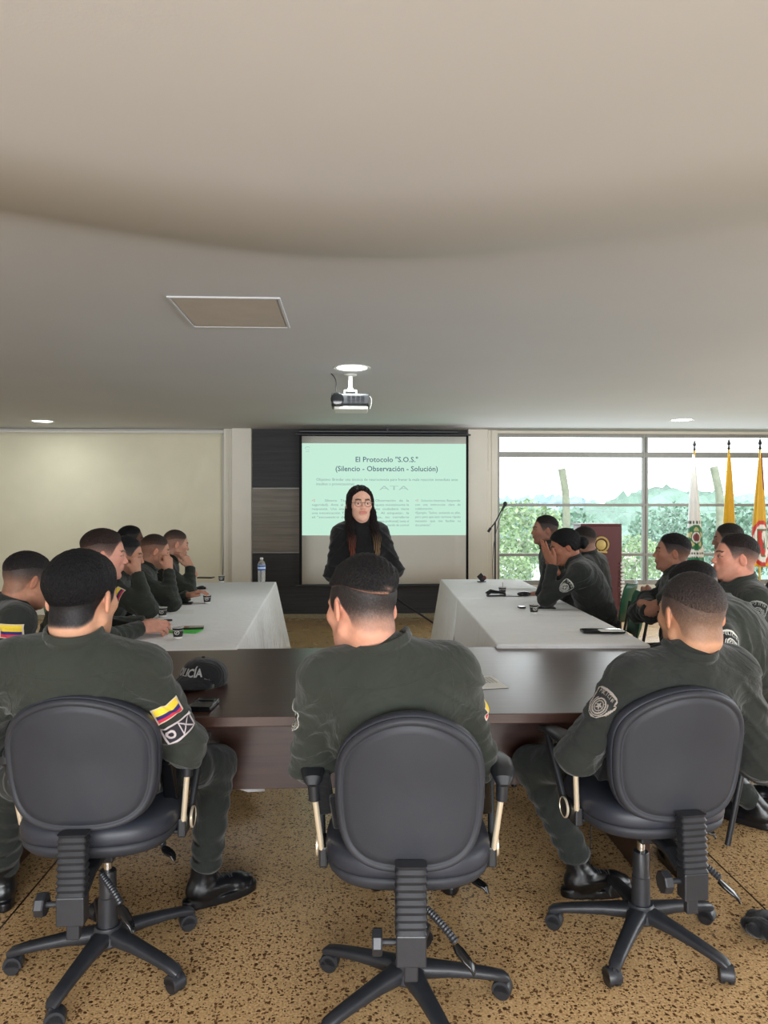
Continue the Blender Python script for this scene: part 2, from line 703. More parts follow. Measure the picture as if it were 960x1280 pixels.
def head_shape(fem=False):
    s = Shape()
    j = 0.86 if fem else 1.0
    s.ell((0, -.012, .03), (.077, .098, .088), k=0)
    s.ell((0, .034, -.03), (.062 * (.95 if fem else 1), .058, .082), k=.03)
    s.ell((0, .036, -.072), (.048 * j, .044, .036), k=.02)
    for q in (-1, 1):
        s.cap((q * .054 * j, .004, -.058), (q * .02 * j, .068, -.094), .017, .015, k=.02)
        s.ell((q * .043, .058, -.018), (.021, .02, .018), k=.02)
        s.cap((q * .04, .078, .022), (q * .01, .088, .02), .0085, .009, k=.014)
    s.ell((0, .074, -.1), (.018 * j, .016, .015), k=.016)
    for q in (-1, 1):
        s.ell((q * .032, .098, .003), (.018, .014, .011), k=.012, op='s')
    for q in (-1, 1):
        s.ell((q * .032, .0765, .0015), (.0165, .0135, .0125), k=.006)
        s.ell((q * .032, .094, -.0005), (.0125, .0075, .0042), k=.002, op='s')
    s.cap((0, .086, .012), (0, .103, -.024), .0075, .009, k=.01)
    s.ell((0, .104, -.027), (.0105, .0105, .009), k=.006)
    for q in (-1, 1):
        s.ell((q * .0125, .1, -.03), (.0075, .009, .0075), k=.006)
    s.ell((0, .085, -.056), (.026, .014, .016), k=.012)
    s.cap((-.019, .089, -.0525), (.019, .089, -.0525), .0058, k=.006)
    s.cap((-.015, .0895, -.0625), (.015, .0895, -.0625), .0066, k=.006)
    s.cap((-.022, .0985, -.0575), (.022, .0985, -.0575), .0024, k=.003, op='s')
    for q in (-1, 1):
        R = rotm(math.radians(-14), 0, q * math.radians(24))
        s.ell((q * .0815, -.012, -.008), (.0075, .0175, .030), R, k=.006)
        s.ell((q * .091, -.008, -.004), (.0065, .0105, .019), R, k=.004, op='s')
    nr = .045 if fem else .057
    s.cap((0, -.02, -.05), (0, -.045, -.16), nr, nr * 1.04, k=.022)
    s.ell((0, -.055, -.055), (.05, .03, .04), k=.03)
    return s


HEADS = {}


def get_head(fem, h):
    key = (fem, h)
    if key not in HEADS:
        s = head_shape(fem)
        V, F = s.mesh(h, lo=(-.11, -.13, -.2), hi=(.11, .14, .14))
        HEADS[key] = (s, V, F)
    return HEADS[key]


def hairline_z(y):
    # z of the hair edge as a function of y (front positive)
    return np.interp(y, [-.13, -.075, -.04, -.018, .004, .022, .034, .05, .066, .12],
                     [-.072, -.07, -.05, .006, .012, -.012, .0, .042, .068, .078])


def side_line(V):
    x, y, z = V.T
    line = np.interp(y, [-.11, -.08, -.03, .03, .06, .1], [.02, .03, .046, .05, .058, .082])
    d = (z - line - .001) / .0042
    return np.exp(-d * d) * smooth01(-x, -.02, .0)


def stub_amount(V, stub, fade):
    x, y, z = V.T
    st = smooth01(z - hairline_z(y), -.006, .012) * (.15 + .85 * smooth01(z, fade[0], fade[1])) * stub
    return st


def skin_colors(V, tone, hairc, stub=1.0, fade=(0.0, .06), fem=False, beard=.0):
    x, y, z = V.T
    ax = np.abs(x)
    n = len(V)
    c = np.tile(np.array(tone), (n, 1))
    # rosier ears, nose tip, cheeks
    red = np.exp(-(((ax - .085) / .012) ** 2)) * .6 + np.exp(-((ax - .045) ** 2 + (y - .075) ** 2 + (z + .02) ** 2) / .0006) * .5 + \
        np.exp(-((ax) ** 2 + (y - .115) ** 2 + (z + .027) ** 2) / .0003) * .5
    c = c * (1 + red[:, None] * np.array([.1, -.14, -.16]))
    # lips
    lip = (ax < .024) & (y > .084) & (z < -.0475 - ax * .08) & (z > -.0685 + ax * .22)
    lc = np.array(lin(178, 92, 88)) if fem else np.array(tone) * np.array([.78, .55, .55])
    c[lip] = c[lip] * .25 + lc * .75
    # eyebrows
    bz = .0235 + .004 * np.sin((ax - .012) / .04 * math.pi * .9)
    br = (ax > .012) & (ax < .05) & (y > .05) & (np.abs(z - bz) < .0046 - .05 * np.clip(ax - .034, 0, 1))
    c[br] = c[br] * .15 + np.array(hairc) * .85
    # eyelid line
    ey = ((ax - .032) / .0175) ** 2 + ((z - .001) / .0075) ** 2
    if fem:
        br = br & (np.abs(z - bz) < .0028)
    el = (y > .07) & (np.abs(ey - 1) < .38) & (z > .0)
    c[el] = c[el] * .4 + np.array(hairc) * .6
    if not fem:
        bd = (smooth01(-z, .035, .06) * smooth01(y, .0, .03) * beard)
        bd = bd * (~lip)
        c = c * (1 - bd[:, None]) + (np.array(hairc) * .6 + np.array(tone) * .25) * bd[:, None]
        hz = z - hairline_z(y)
        st = smooth01(hz, -.006, .012) * (.15 + .85 * smooth01(z, fade[0], fade[1])) * stub
        st = st * (ax < .088)
        ear = (ax > .078) & (z < .03) & (z > -.045) & (y > -.035) & (y < .03)
        st[ear] = 0
        st = st * (y < .088) * (z > -.085)
        nz = .5 + .5 * np.sin(x * 900 + 3 * np.sin(z * 700)) * np.sin(z * 1100 + y * 800)
        st = np.clip(st * (.78 + .22 * nz + .3 * (np.random.RandomState(3).rand(n) - .4)), 0, 1)
        c = np.maximum(c, 1e-4) ** (1 - st[:, None]) * np.array(hairc) ** st[:, None]
    return np.clip(c, 0, 1)


def hair_mesh(kind, h):
    """local-space hair shells: returns list of (V, F, tint)"""
    key = ('hair', kind, h)
    if key in HEADS:
        return HEADS[key]
    s = Shape()
    sk = lambda P: (lambda k0, k1: k0 * (k0 - 1) / k1)(
        np.sqrt(((P - np.array((0, -.012, .03))) ** 2 / np.array((.077, .098, .088)) ** 2).sum(-1)),
        np.sqrt((((P - np.array((0, -.012, .03))) / np.array((.077, .098, .088)) ** 2) ** 2).sum(-1)) + 1e-9)
    prm = {  # top thickness, top line z at front/side/back, extra front
        'crew': (.0075, .036, .003), 'short': (.012, .042, .004), 'side': (.013, .045, .003), 'buzz': (.0034, .02, .001), 'thick': (.013, -.03, .004),
    }
    if kind in prm:
        T, zl, fr = prm[kind]

        def top(P):
            x, y, z = P[..., 0], P[..., 1], P[..., 2]
            line = np.interp(y, [-.11, -.08, -.03, .03, .06, .1], [zl - .035, zl - .02, zl, zl + .002, zl + .012, .082])
            g = smooth01(z, line - .004, line + (.12 if kind == 'thick' else .062))
            th = -.003 + (T + .003) * g
            th = th + fr * smooth01(y, .02, .08) * g
            if kind == 'side':
                # combed across from a parting on the left, thin line of scalp at the parting
                # combed up and over from the parting on the left side
                g2 = smooth01(z, line + .002, line + .014) * smooth01(-x, -.02, .01)
                th = np.maximum(th, -.003 + .012 * g2)
                th = th + .0022 * np.sin((x * .8 - y * .35) * 520 + 9 * z + 2 * np.sin(40 * y)) * g * .5
                th = th + .005 * smooth01(x, -.045, .0) * g
            else:
                th = th + g * (.0004 if kind == 'buzz' else .0011) * np.sin(330 * x + 4 * np.sin(60 * y)) * np.sin(210 * y + 90 * z)
            return sk(P) - th
        s._add(top, (-.115, -.14, -.02), (.115, .13, .16), 0)
        V, F = s.mesh(h)
        # keep only what rises out of the scalp
        keep = sk(V) > -.0026
        F = np.array([f for f in F if keep[f].all()])
        used = np.unique(F)
        mp = -np.ones(len(V), int)
        mp[used] = np.arange(len(used))
        V, F = V[used], mp[F]
        HEADS[key] = (V, F)
        HEADS[key + ('t',)] = np.clip((sk(V) + .0015) / (T * .7 + .002), 0, 1)
    elif kind == 'long':
        def cap_(P):
            x, y, z = P[..., 0], P[..., 1], P[..., 2]
            zl = np.interp(y, [-.1, .02, .05, .078, .12], [-.2, -.2, .045, .084, .1])
            # higher in the middle of the forehead, centre parting
            g = smooth01(z, zl - .004, zl + .02)
            th = -.006 + .018 * g - .006 * np.exp(-(x / .004) ** 2) * (y > -.03)
            th = th + .0016 * np.sin(600 * (x + y * .3)) * g
            return sk(P) - th
        s._add(cap_, (-.13, -.15, -.1), (.13, .14, .16), 0)
        for q in (-1, 1):
            s.cap((q * .074, .018, .03), (q * .082, .012, -.06), .019, .02, k=.02, flat=((1, 0, 0), .7))
            s.cap((q * .082, .02, -.06), (q * .08, .06, -.15), .023, .026, k=.025, flat=((0, 1, 0), .75))
            s.cap((q * .08, .06, -.15), (q * .083, .115, -.23), .026, .026, k=.03, flat=((0, 1, 0), .7))
            s.cap((q * .083, .115, -.23), (q * .082, .135, -.36), .026, .014, k=.03, flat=((0, 1, 0), .6))
        s.ell((0, -.085, -.05), (.085, .045, .12), k=.03)
        s.cap((0, -.09, -.1), (0, -.1, -.26), .075, .05, k=.04, flat=((0, 1, 0), .5))
        s.disp = lambda P: .0022 * np.sin(420 * P[..., 0] + 160 * P[..., 1] + 3 * np.sin(30 * P[..., 2])) + .0015 * np.sin(900 * P[..., 0] + 20 * P[..., 2])
        # open around the face
        s.ell((0, .088, -.004), (.064, .066, .094), k=.008, op='s')
        V, F = s.mesh(h)
        HEADS[key] = (V, F)
    elif kind == 'bun':
        def cap_(P):
            x, y, z = P[..., 0], P[..., 1], P[..., 2]
            zl = np.interp(y, [-.12, -.06, -.02, .02, .05, .08, .12], [-.08, -.07, .0, .0, .04, .068, .08])
            g = smooth01(z, zl - .004, zl + .018)
            return sk(P) - (-.006 + .02 * g + .0012 * np.sin(500 * x + 200 * z) * g)
        s._add(cap_, (-.12, -.15, -.1), (.12, .14, .16), 0)
        s.ell((0, -.125, -.005), (.048, .034, .046), k=.012)
        s.ell((0, -.14, .0), (.03, .03, .03), k=.01)
        s.disp = lambda P: .002 * np.sin(160 * np.sqrt(P[..., 0] ** 2 + (P[..., 2] + .01) ** 2) + 2 * np.arctan2(P[..., 2], P[..., 0])) * (P[..., 1] < -.1)
        V, F = s.mesh(h)
        HEADS[key] = (V, F)
    return HEADS[key]


POSES = {
    'relaxed': ([(.35, .45, .3), (.4, .5, .35), (.45, .55, .35), (.5, .6, .4)], .3),
    'flat': ([(.06, .12, .08), (.05, .1, .08), (.08, .12, .08), (.1, .16, .1)], .05),
    'grip': ([(.75, .9, .6), (.8, .95, .6), (.85, 1.0, .6), (.9, 1.0, .6)], .8),
    'fist': ([(1.35, 1.55, .9), (1.4, 1.6, .9), (1.4, 1.6, .9), (1.4, 1.55, .9)], 1.0),
    'clasp': ([(.45, .55, .3), (.55, .6, .3), (.6, .65, .3), (.7, .7, .3)], .45),
    'point': ([(.3, .35, .2), (.9, 1.1, .6), (1.1, 1.2, .7), (1.2, 1.2, .7)], .6),
}


def hand_mesh(pose, h):
    key = ('hand', pose, h)
    if key in HEADS:
        return HEADS[key]
    curls, th = POSES[pose]
    s = Shape()
    kx = [-.03, -.0105, .0095, .028]
    ky = [.086, .09, .085, .076]
    ln = [(.042, .025, .02), (.046, .029, .021), (.043, .027, .02), (.034, .02, .018)]
    s.cap((0, -.07, 0), (0, .008, 0), .027, .024, k=0, flat=((0, 0, 1), .78))
    for i in range(4):
        s.cap((kx[i] * .65, .005, -.001), (kx[i], ky[i] - .006, -.001), .0145, .0115, k=.014)
    s.ell((0, .045, -.005), (.036, .045, .0145), k=.012)
    s.ell((-.024, .028, -.009), (.014, .028, .013), k=.014)   # ball of the thumb
    for i in range(4):
        p = np.array([kx[i], ky[i], 0])
        a = 0.0
        r = .0092 if i < 3 else .0082
        sp = (i - 1.4) * .05
        for j2 in range(3):
            a += curls[i][j2]
            d = np.array([math.sin(sp) * math.cos(a), math.cos(a) * math.cos(sp), -math.sin(a)])
            q = p + d * ln[i][j2]
            s.cap(p, q, r, r * .92, k=.004 if j2 else .01)
            p = q
            r *= .93
    t0 = np.array([-.024, .018, -.008])
    t1 = np.array([-.046, .046 + .004 * th, -.012 - .012 * th])
    t2 = np.array([-.058 + .026 * th, .078, -.016 - .026 * th])
    t3 = np.array([-.06 + .052 * th, .104 - .004 * th, -.02 - .03 * th])
    s.cap(t0, t1, .0135, .012, k=.012)
    s.cap(t1, t2, .0112, .01, k=.006)
    s.cap(t2, t3, .01, .0085, k=.003)
    V, F = s.mesh(h)
    HEADS[key] = (V, F)
    return V, F


def boot_shape():
    s = Shape()
    s.cap((0, -.035, -.045), (0, .02, -.045), .036, .037, k=0)
    s.cap((0, .02, -.045), (0, .125, -.058), .038, .034, k=.03, flat=((1, 0, 0), 1.18))
    s.cap((0, .125, -.06), (0, .165, -.063), .034, .027, k=.02, flat=((1, 0, 0), 1.3))
    s.cap((0, -.01, -.04), (0, -.006, .15), .043, .05, k=.03)
    s._add(lambda P: np.maximum(np.abs(P[..., 2] + .083) - .016,
                                np.sqrt((P[..., 0] / (.044 + .008 * smooth01(P[..., 1], -.02, .1))) ** 2 + ((P[..., 1] - .06) / .145) ** 2 * 1.0 * np.sqrt(((P[..., 1] - .06) / .145) ** 2 + .001)) * .05 - .05),
           (-.08, -.12, -.12), (.08, .24, -.04), .003)
    s.disp = lambda P: .0016 * np.sin(P[..., 2] * 190 + 5 * np.sin(P[..., 0] * 30)) * (P[..., 2] > -.05) * smooth01(-np.abs(P[..., 1] - .03), -.07, .0)
    return s


def get_boot():
    if 'boot' not in HEADS:
        V, F = boot_shape().mesh(.0055)
        HEADS['boot'] = (V, F)
    return HEADS['boot']


# ------------------------------------------------------------------ embroidered patches
GLY = {'P': '1110100111101000100010001000', 'O': '0110100110011001100110010110', 'L': '1000100010001000100010001111', 'I': '0100010001000100010001000100',
       'C': '0111100010001000100010000111', 'A': '0110100110011111100110011001', 'N': '1001110111011011101110011001', 'D': '1110100110011001100110011110'}


def glyph(ch, u, v):
    """u,v in 0..1 inside the cell, v up"""
    g = GLY[ch]
    i = np.clip((u * 4).astype(int), 0, 3)
    j = np.clip(((1 - v) * 7).astype(int), 0, 6)
    a = np.array([int(c) for c in g]).reshape(7, 4)
    return a[j, i].astype(bool)


def paint_flag(u, v):
    c = np.zeros(u.shape + (3,))
    c[:] = lin(232, 200, 60)
    c[v < .5] = lin(45, 40, 105)
    c[v < .27] = lin(195, 50, 70)
    e = (u < .06) | (u > .94) | (v < .08) | (v > .93)
    c[e] = lin(205, 190, 170)
    return c, np.ones(u.shape, bool)


def paint_unit(u, v):
    """dark rectangular unit badge, light outline, ring and crossed marks"""
    c = np.zeros(u.shape + (3,))
    c[:] = lin(38, 36, 42)
    X, Y = (u - .5) * 1.9, (v - .5)
    w = lin(190, 180, 182)
    e = (u < .05) | (u > .95) | (v < .09) | (v > .91)
    c[e] = w
    r = np.hypot(X + .55, Y)
    c[(r > .14) & (r < .26)] = w
    c[(np.abs(X - .42 - Y) < .045) | (np.abs(X - .42 + Y) < .045)] = w
    c[np.abs(X - .05) < .03] = w
    return c, np.ones(u.shape, bool)


def paint_shield(light):
    def fn(u, v):
        X, Y = (u - .5) * 2, (v - .5) * 2
        w = np.interp(Y, [-1, -.85, -.4, .2, .72, .9, 1.0], [.0, .42, .82, .95, .98, .8, .35])
        ins = np.abs(X) < w
        c = np.zeros(u.shape + (3,))
        c[:] = lin(34, 36, 36)
        L = lin(*light)
        edge = (np.abs(X) > w - .12) | (Y > .86 - np.abs(X) * .12) | ((Y < -.84))
        c[edge] = L
        r = np.hypot(X, Y + .16)
        c[(r > .44) & (r < .54)] = L
        c[(r > .3) & (r < .36)] = L
        th = np.arctan2(Y + .16, X)
        c[r < .17 + .06 * np.cos(5 * (th - math.pi / 2))] = L
        c[(r > .6) & (r < .66) & (Y < .25)] = L
        c[(r > .17) & (r < .44) & (np.abs(np.sin(th * 4)) < .13)] = L
        for i, ch in enumerate('POLICIA'):
            x0 = -.68 + i * .2
            y0 = .46 + .12 * math.cos((i - 3) / 3 * 1.3)
            gu, gv = (X - x0) / .15, (Y - y0) / .26
            m = (gu >= 0) & (gu < 1) & (gv >= 0) & (gv < 1)
            g = np.zeros(u.shape, bool)
            g[m] = glyph(ch, gu[m], gv[m])
            c[g] = L
        return c, ins
    return fn


def decal(name, shape, centre, out, up, w, h, paint, n, root, loc, off=.0022, parent=None):
    out = unit(out)
    up = unit(np.array(up) - out * np.dot(up, out))
    side = np.cross(up, out)   # viewed from outside: left -> right
    nu, nv = n, max(4, int(n * h / w))
    U, Vv = np.meshgrid(np.linspace(0, 1, nu), np.linspace(0, 1, nv), indexing='ij')
    P0 = np.array(centre) + out * .09 + side * ((U - .5) * w)[..., None] + up * ((Vv - .5) * h)[..., None]
    P = shape.march(P0.reshape(-1, 3), -out[None, :]) + out * off
    c, ins = paint(U.ravel(), Vv.ravel())
    # blur-free per-vertex colour
    idx = np.arange(nu * nv).reshape(nu, nv)
    F = np.stack([idx[:-1, :-1], idx[1:, :-1], idx[1:, 1:], idx[:-1, 1:]], -1).reshape(-1, 4)
    F = F[ins[F].all(1)]
    ctr = np.array(centre)
    dist = np.linalg.norm(P - ctr, axis=1)
    F = F[(dist[F] < max(w, h) * 1.1 + .05).all(1)]
    used = np.unique(F)
    mp = -np.ones(len(P), int)
    mp[used] = np.arange(len(used))
    o = mesh_obj(name, P[used], mp[F], M['decal'], parent or root, loc, col=c[used])
    m = o.modifiers.new('thick', 'SOLIDIFY')
    m.thickness = .0016
    m.offset = -1
    return o


# ------------------------------------------------------------------ the figure
def ik(S, T, l1, l2, pole):
    d = T - S
    D = np.linalg.norm(d)
    if D > (l1 + l2) * .995:
        T = S + d / D * (l1 + l2) * .995
        d = T - S
        D = np.linalg.norm(d)
    a = (l1 * l1 - l2 * l2 + D * D) / (2 * D)
    hh = math.sqrt(max(l1 * l1 - a * a, 0))
    n = d / D
    p = np.array(pole, float)
    p = unit(p - n * np.dot(p, n))
    return S + n * a + p * hh, T


def person(label, hc, pel, yaw, hy=None, hp=0.0, hr=0.0, arms=None, feet=None, knees=None, tone=(176, 128, 102), hairc=(24, 21, 20),
           hair='crew', jacket='uniform', trousers='trouser', res=.008, fres=.004, patches=(), shw=.19, fem=False, sc=1.0, stub=.9,
           fade=(.0, .06), beard=.15, group=None, collar=True, eyes=True, belt=True, seams=False, standing=False, skirt=False, boots=True,
           patch_n=40, light=(176, 176, 168), head_s=1.0, turtleneck=False, hump=.0, trap=.0, jr=.014, seed=0, nbx=0.0):
    rnd = random.Random(seed)
    hc = np.array(hc, float)
    pel = np.array(pel, float)
    yw = math.radians(yaw)
    fwd = np.array([-math.sin(yw), math.cos(yw), 0])
    rt = np.array([math.cos(yw), math.sin(yw), 0])
    hy = yaw if hy is None else hy
    HR = np.array(Matrix.Rotation(math.radians(hy), 3, 'Z') @ Matrix.Rotation(math.radians(hp), 3, 'X') @ Matrix.Rotation(math.radians(hr), 3, 'Y'))
    tone = lin(*tone)
    hairc = lin(*hairc)
    loc = np.array([pel[0], pel[1], 0.0])
    # neck base: behind and below the head, between the head's and the torso's directions
    hb = HR @ np.array([0, -.05, -.125]) * head_s
    tb = unit(pel - hc) * .14
    nb = hc + (hb * .75 + tb * .25)
    nb = nb + np.array([rt[0], rt[1], 0]) * nbx
    u = unit(nb - pel)
    fd = unit(fwd - u * np.dot(fwd, u))
    rt = np.cross(fd, u)
    R = np.stack([rt, fd, u], 1)
    L = np.linalg.norm(nb - pel)

    def at(t, f=0.0, s_=0.0):
        bend = hump * math.sin(math.pi * min(max(t, 0), 1))
        return pel + u * L * t + fd * (f - bend) + rt * s_
    arms = arms or {}
    feet = feet or {}
    J = {}
    for sd, q in (('L', -1), ('R', 1)):
        a = arms.get(sd, {})
        S = at(1.0) - u * .07 + unit(rt * .35 + np.array([math.cos(yw), math.sin(yw), 0]) * .65) * q * shw * sc * .93 + fd * a.get('sf', .0) + u * a.get('su', .0)
        T = np.array(a['hand'], float) if 'hand' in a else pel + fd * .33 + rt * q * .13 + np.array([0, 0, .08])
        pole = np.array(a.get('pole', rt * q * .6 - np.array([0, 0, 1.0]) - fd * .3), float)
        E, T = ik(S, T, .29 * sc, .255 * sc, pole)
        J[sd] = (S, E, T)
    LG = {}
    hipd = .095
    for sd, q in (('L', -1), ('R', 1)):
        H = pel + rt * q * hipd - u * .01
        f0 = np.array(feet[sd]['pos'], float) if sd in feet else (pel + fwd * (.0 if standing else .46) + rt * q * .13)
        f0 = np.array([f0[0], f0[1], .095])
        kp = np.array(feet.get(sd, {}).get('pole', fwd + np.array([0, 0, 1.0]) + rt * q * .15), float)
        K, A = ik(H, f0, .43 * sc, .42 * sc, kp)
        LG[sd] = (H, K, A, np.array(feet.get(sd, {}).get('dir', fwd), float))

    def torso(s, inf, k=.05, wr=0.0):
        s.ell(at(.0), (.168 * sc + inf, .125 + inf, .12 + inf), R, k=0)
        s.ell(at(.3), (.15 * sc + inf, .112 + inf, .15 + inf), R, k=k)
        s.ell(at(.58), (.172 * sc + inf, .118 + inf, .155 * L / .5 + inf), R, k=k)
        s.ell(at(.79, -.005), (.165 * sc + inf, .1 + inf, .085 * L / .5 + inf), R, k=k)
        for sd in 'LR':
            S = J[sd][0]
            s.cap(at(.86), S - (S - at(.86)) * .1, .072 + inf, .06 + inf, k=k)
            s.cap(at(1.0) - u * .008, S - (S - nb) * .25, .042 + inf * .6 + trap, .052 + inf, k=k * .7)
        s.cap(at(.9), nb - u * .005, .06 + inf * .5, .052 + inf * .3, k=.03)

    # ---- body
    body = Shape()
    torso(body, -.008)
    for sd in 'LR':
        S, E, T = J[sd]
        body.cap(S, E, .052, .042, k=.03)
        body.cap(E, T, .042, .027, k=.02)
        H, K, A, fdir = LG[sd]
        body.cap(H, K, .08, .055, k=.03)
        body.cap(K, A, .052, .024, k=.02)
    Vb, Fb = body.mesh(.016)
    cb = np.tile(np.array(tone), (len(Vb), 1))
    VV, FF, CC = [Vb], [Fb], [cb]
    n0 = len(Vb)
    hs, Vh, Fh = get_head(fem, fres)
    Vw = (Vh * head_s) @ HR.T + hc
    ncol = nb + fd * .012 + u * .004
    sv = (ncol - u * .035) - (hc + HR @ np.array([0, -.042, -.14]) * head_s)
    Vw = Vw + sv * smooth01(-Vh[:, 2], .075, .15)[:, None] * (Vh[:, 1] < .06)[:, None]
    VV.append(Vw)
    FF.append(Fh + n0)
    CC.append(skin_colors(Vh, tone, hairc, stub, fade, fem, beard))
    n0 += len(Vh)
    for sd, q in (('L', -1), ('R', 1)):
        a = arms.get(sd, {})
        S, E, T = J[sd]
        Vm, Fm = hand_mesh(a.get('pose', 'relaxed'), .0045 if fres > .0035 else .0032)
        Vm = Vm * (.92 if fem else 1.02)
        if q < 0:
            Vm = Vm * np.array([-1, 1, 1])
            Fm = Fm[:, ::-1]
        yd = unit(a['dir']) if 'dir' in a else unit(T - E)
        back = np.array(a.get('back', (0, 0, 1.0)), float)
        zd = unit(back - yd * np.dot(back, yd))
        xd = np.cross(yd, zd)
        HM = np.stack([xd, yd, zd], 1)
        VV.append(Vm @ HM.T + T)
        FF.append(Fm + n0)
        cc = np.tile(np.array(tone), (len(Vm), 1))
        cc = cc * (1 + .18 * smooth01(Vm[:, 1], .09, .15)[:, None] * np.array([.2, -.1, -.1]))
        CC.append(cc)
        n0 += len(Vm)
    root = mesh_obj('person', np.concatenate(VV), np.concatenate(FF), M['skin'], None, loc, col=np.concatenate(CC))
    tag(root, label, 'person', group)

    # ---- hair
    if hair:
        Vr, Fr = hair_mesh(hair, fres if hair != 'long' else min(fres, .0035))
        g = .75 + .5 * np.random.RandomState(seed).rand(len(Vr))
        cr = np.tile(np.array(hairc), (len(Vr), 1)) * g[:, None]
        tk = HEADS.get(('hair', hair, fres, 't'))
        if tk is not None:
            sp = np.random.RandomState(seed + 5).rand(len(Vr))
            sa = stub_amount(Vr, stub, fade)
            if hair == 'buzz':
                tk = smooth01(Vr[:, 2], .0, .11) * .75
            a_ = np.clip(sa + (1 - sa) * tk ** 1.9 * .95 + (sp - .5) * .15, 0, 1)[:, None]
            if hair == 'side':
                x_, y_, z_ = Vr.T
                pm = np.maximum(side_line(Vr), .8 * np.exp(-((x_ - .004) ** 2 / .0003 + (z_ - .032) ** 2 / .00004)) * (y_ < -.05))
                a_ = a_ * (1 - .92 * pm[:, None])
            cr = cr ** a_ * (np.array(tone) * .8) ** (1 - a_)
        if hair == 'long':
            t = smooth01(-Vr[:, 2], .17, .34) * (Vr[:, 1] > 0)
            tip = np.where(Vr[:, :1] > 0, np.array([lin(120, 62, 42)]), np.array([lin(140, 112, 80)]))
            streak = (.5 + .5 * np.sin(Vr[:, 0] * 500 + 2 * np.sin(Vr[:, 2] * 40)))
            t = (t * streak)[:, None]
            cr = cr * (1 - t) + tip * t
        mesh_obj('hair', (Vr * head_s) @ HR.T + hc, Fr, M['hair'], root, loc, col=cr)
    if eyes:
        for q in (-1, 1):
            s = MB().ell((0, 0, 0), (.0118, .0118, .0118), n=20, m=14)
            v = np.array(s.v)
            r = np.hypot(v[:, 0], v[:, 2])
            c = np.tile(np.array(lin(205, 200, 195)), (len(v), 1))
            fr = v[:, 1] > 0
            c[(r < .0062) & fr] = lin(48, 30, 22)
            c[(r < .0028) & fr] = (.003, .003, .003)
            mesh_obj('eye', ((v + np.array([q * .032, .0785, .0005])) * head_s) @ HR.T + hc, s.f, M['eye'], root, loc, col=c)

    # ---- jacket
    jk = Shape()
    torso(jk, jr)
    jk.cap(nb - u * .09, nb + fd * .012 - u * .012, .07 * (.9 if fem else 1), .058 * head_s * (.9 if fem else 1), k=.03)
    for sd in 'LR':
        S, E, T = J[sd]
        wdir = unit(T - E)
        fm = .84 if fem else 1.0
        jk.cap(S, E, .068 * fm, .059 * fm, k=.04, wr=(.0028, .075, 1.3 + rnd.random() * 5))
        jk.cap(E, T - wdir * .01, .057 * fm, .038, k=.03, wr=(.0026, .058, .4 + rnd.random() * 5))
        jk.cap(T - wdir * .045, T - wdir * .012, .042, .041, k=.004)
    ph = rnd.random() * 6
    low = at(.0)

    def disp(P):
        q = P - low
        t = (q @ u) / L
        sx = q @ rt
        f_ = q @ fd
        w = np.sin(2 * math.pi * (q @ u) / .085 + ph + 2.2 * np.sin(11 * sx + 7 * f_ + ph) + 1.3 * np.sin(23 * sx - 15 * (q @ u)))
        amp = .009 * smooth01(-t, -.75, -.05) + .003
        d = -(np.maximum(w, -.2) ** 3) * amp
        # diagonal pulls running from the armpits
        w2 = np.sin(2 * math.pi * (np.abs(sx) * .8 + (q @ u) * .75) / .07 + ph * 2)
        d = d - (np.maximum(w2, 0) ** 3) * .008 * smooth01(np.abs(sx), .04, .13) * smooth01(t, .3, .6) * smooth01(-t, -1.0, -.85)
        return d
    jk.disp = disp
    hem = at(-.12)

    cuffs = [(J[sd][2], unit(J[sd][2] - J[sd][1])) for sd in 'LR']

    def post(P, v):
        v = np.maximum(v, -((P - hem) @ u))
        for T, w in cuffs:
            near = np.linalg.norm(P - T, axis=-1) < .09
            v = np.where(near, np.maximum(v, ((P - T) @ w) + .008), v)
        return v
    Vj, Fj = jk.mesh(res, post=post)
    jo = mesh_obj('jacket', Vj, Fj, M[jacket], root, loc)
    # collar / turtleneck
    if collar or turtleneck:
        cu = unit(u * .55 + (hc - nb) * 2.2 - fd * .05)
        ax_ = unit(cu)
        nr = (.06 if not fem else .052) * head_s
        base = nb - ax_ * .004 + fd * .012
        Vc = []
        n = 48
        prof = [(nr + .020, -.012), (nr + .0215, -.004), (nr + .0155, .002), (nr + .0135, .012), (nr + .0135, .034), (nr + .0165, .036), (nr + .0165, .041), (nr + .014, .044), (nr + .014, .054), (nr + .0105, .059), (nr + .005, .056), (nr + .003, .03), (nr + .003, .0)]
        if turtleneck:
            prof = [(nr + .002, -.03), (nr + .004, .0), (nr + .003, .03), (nr + .005, .05), (nr + .001, .066), (nr - .004, .062), (nr - .004, -.02)]
        xx = unit(np.cross(fd, ax_))
        yy = np.cross(ax_, xx)
        for r, z in prof:
            for k in range(n):
                a = 2 * math.pi * k / n
                fz = 1 - .5 * smooth01(np.array(math.sin(a)), .2, 1.0) * (0 if turtleneck else 1)
                Vc.append(base + (xx * math.cos(a) + yy * math.sin(a) * 1.06) * (r) + ax_ * (z * fz))
        Fc = []
        m = len(prof)
        for i in range(m - 1):
            for k in range(n):
                Fc.append((i * n + k, i * n + (k + 1) % n, (i + 1) * n + (k + 1) % n, (i + 1) * n + k))
        mesh_obj('collar', Vc, Fc, M[jacket] if not turtleneck else M['knit'], root, loc)
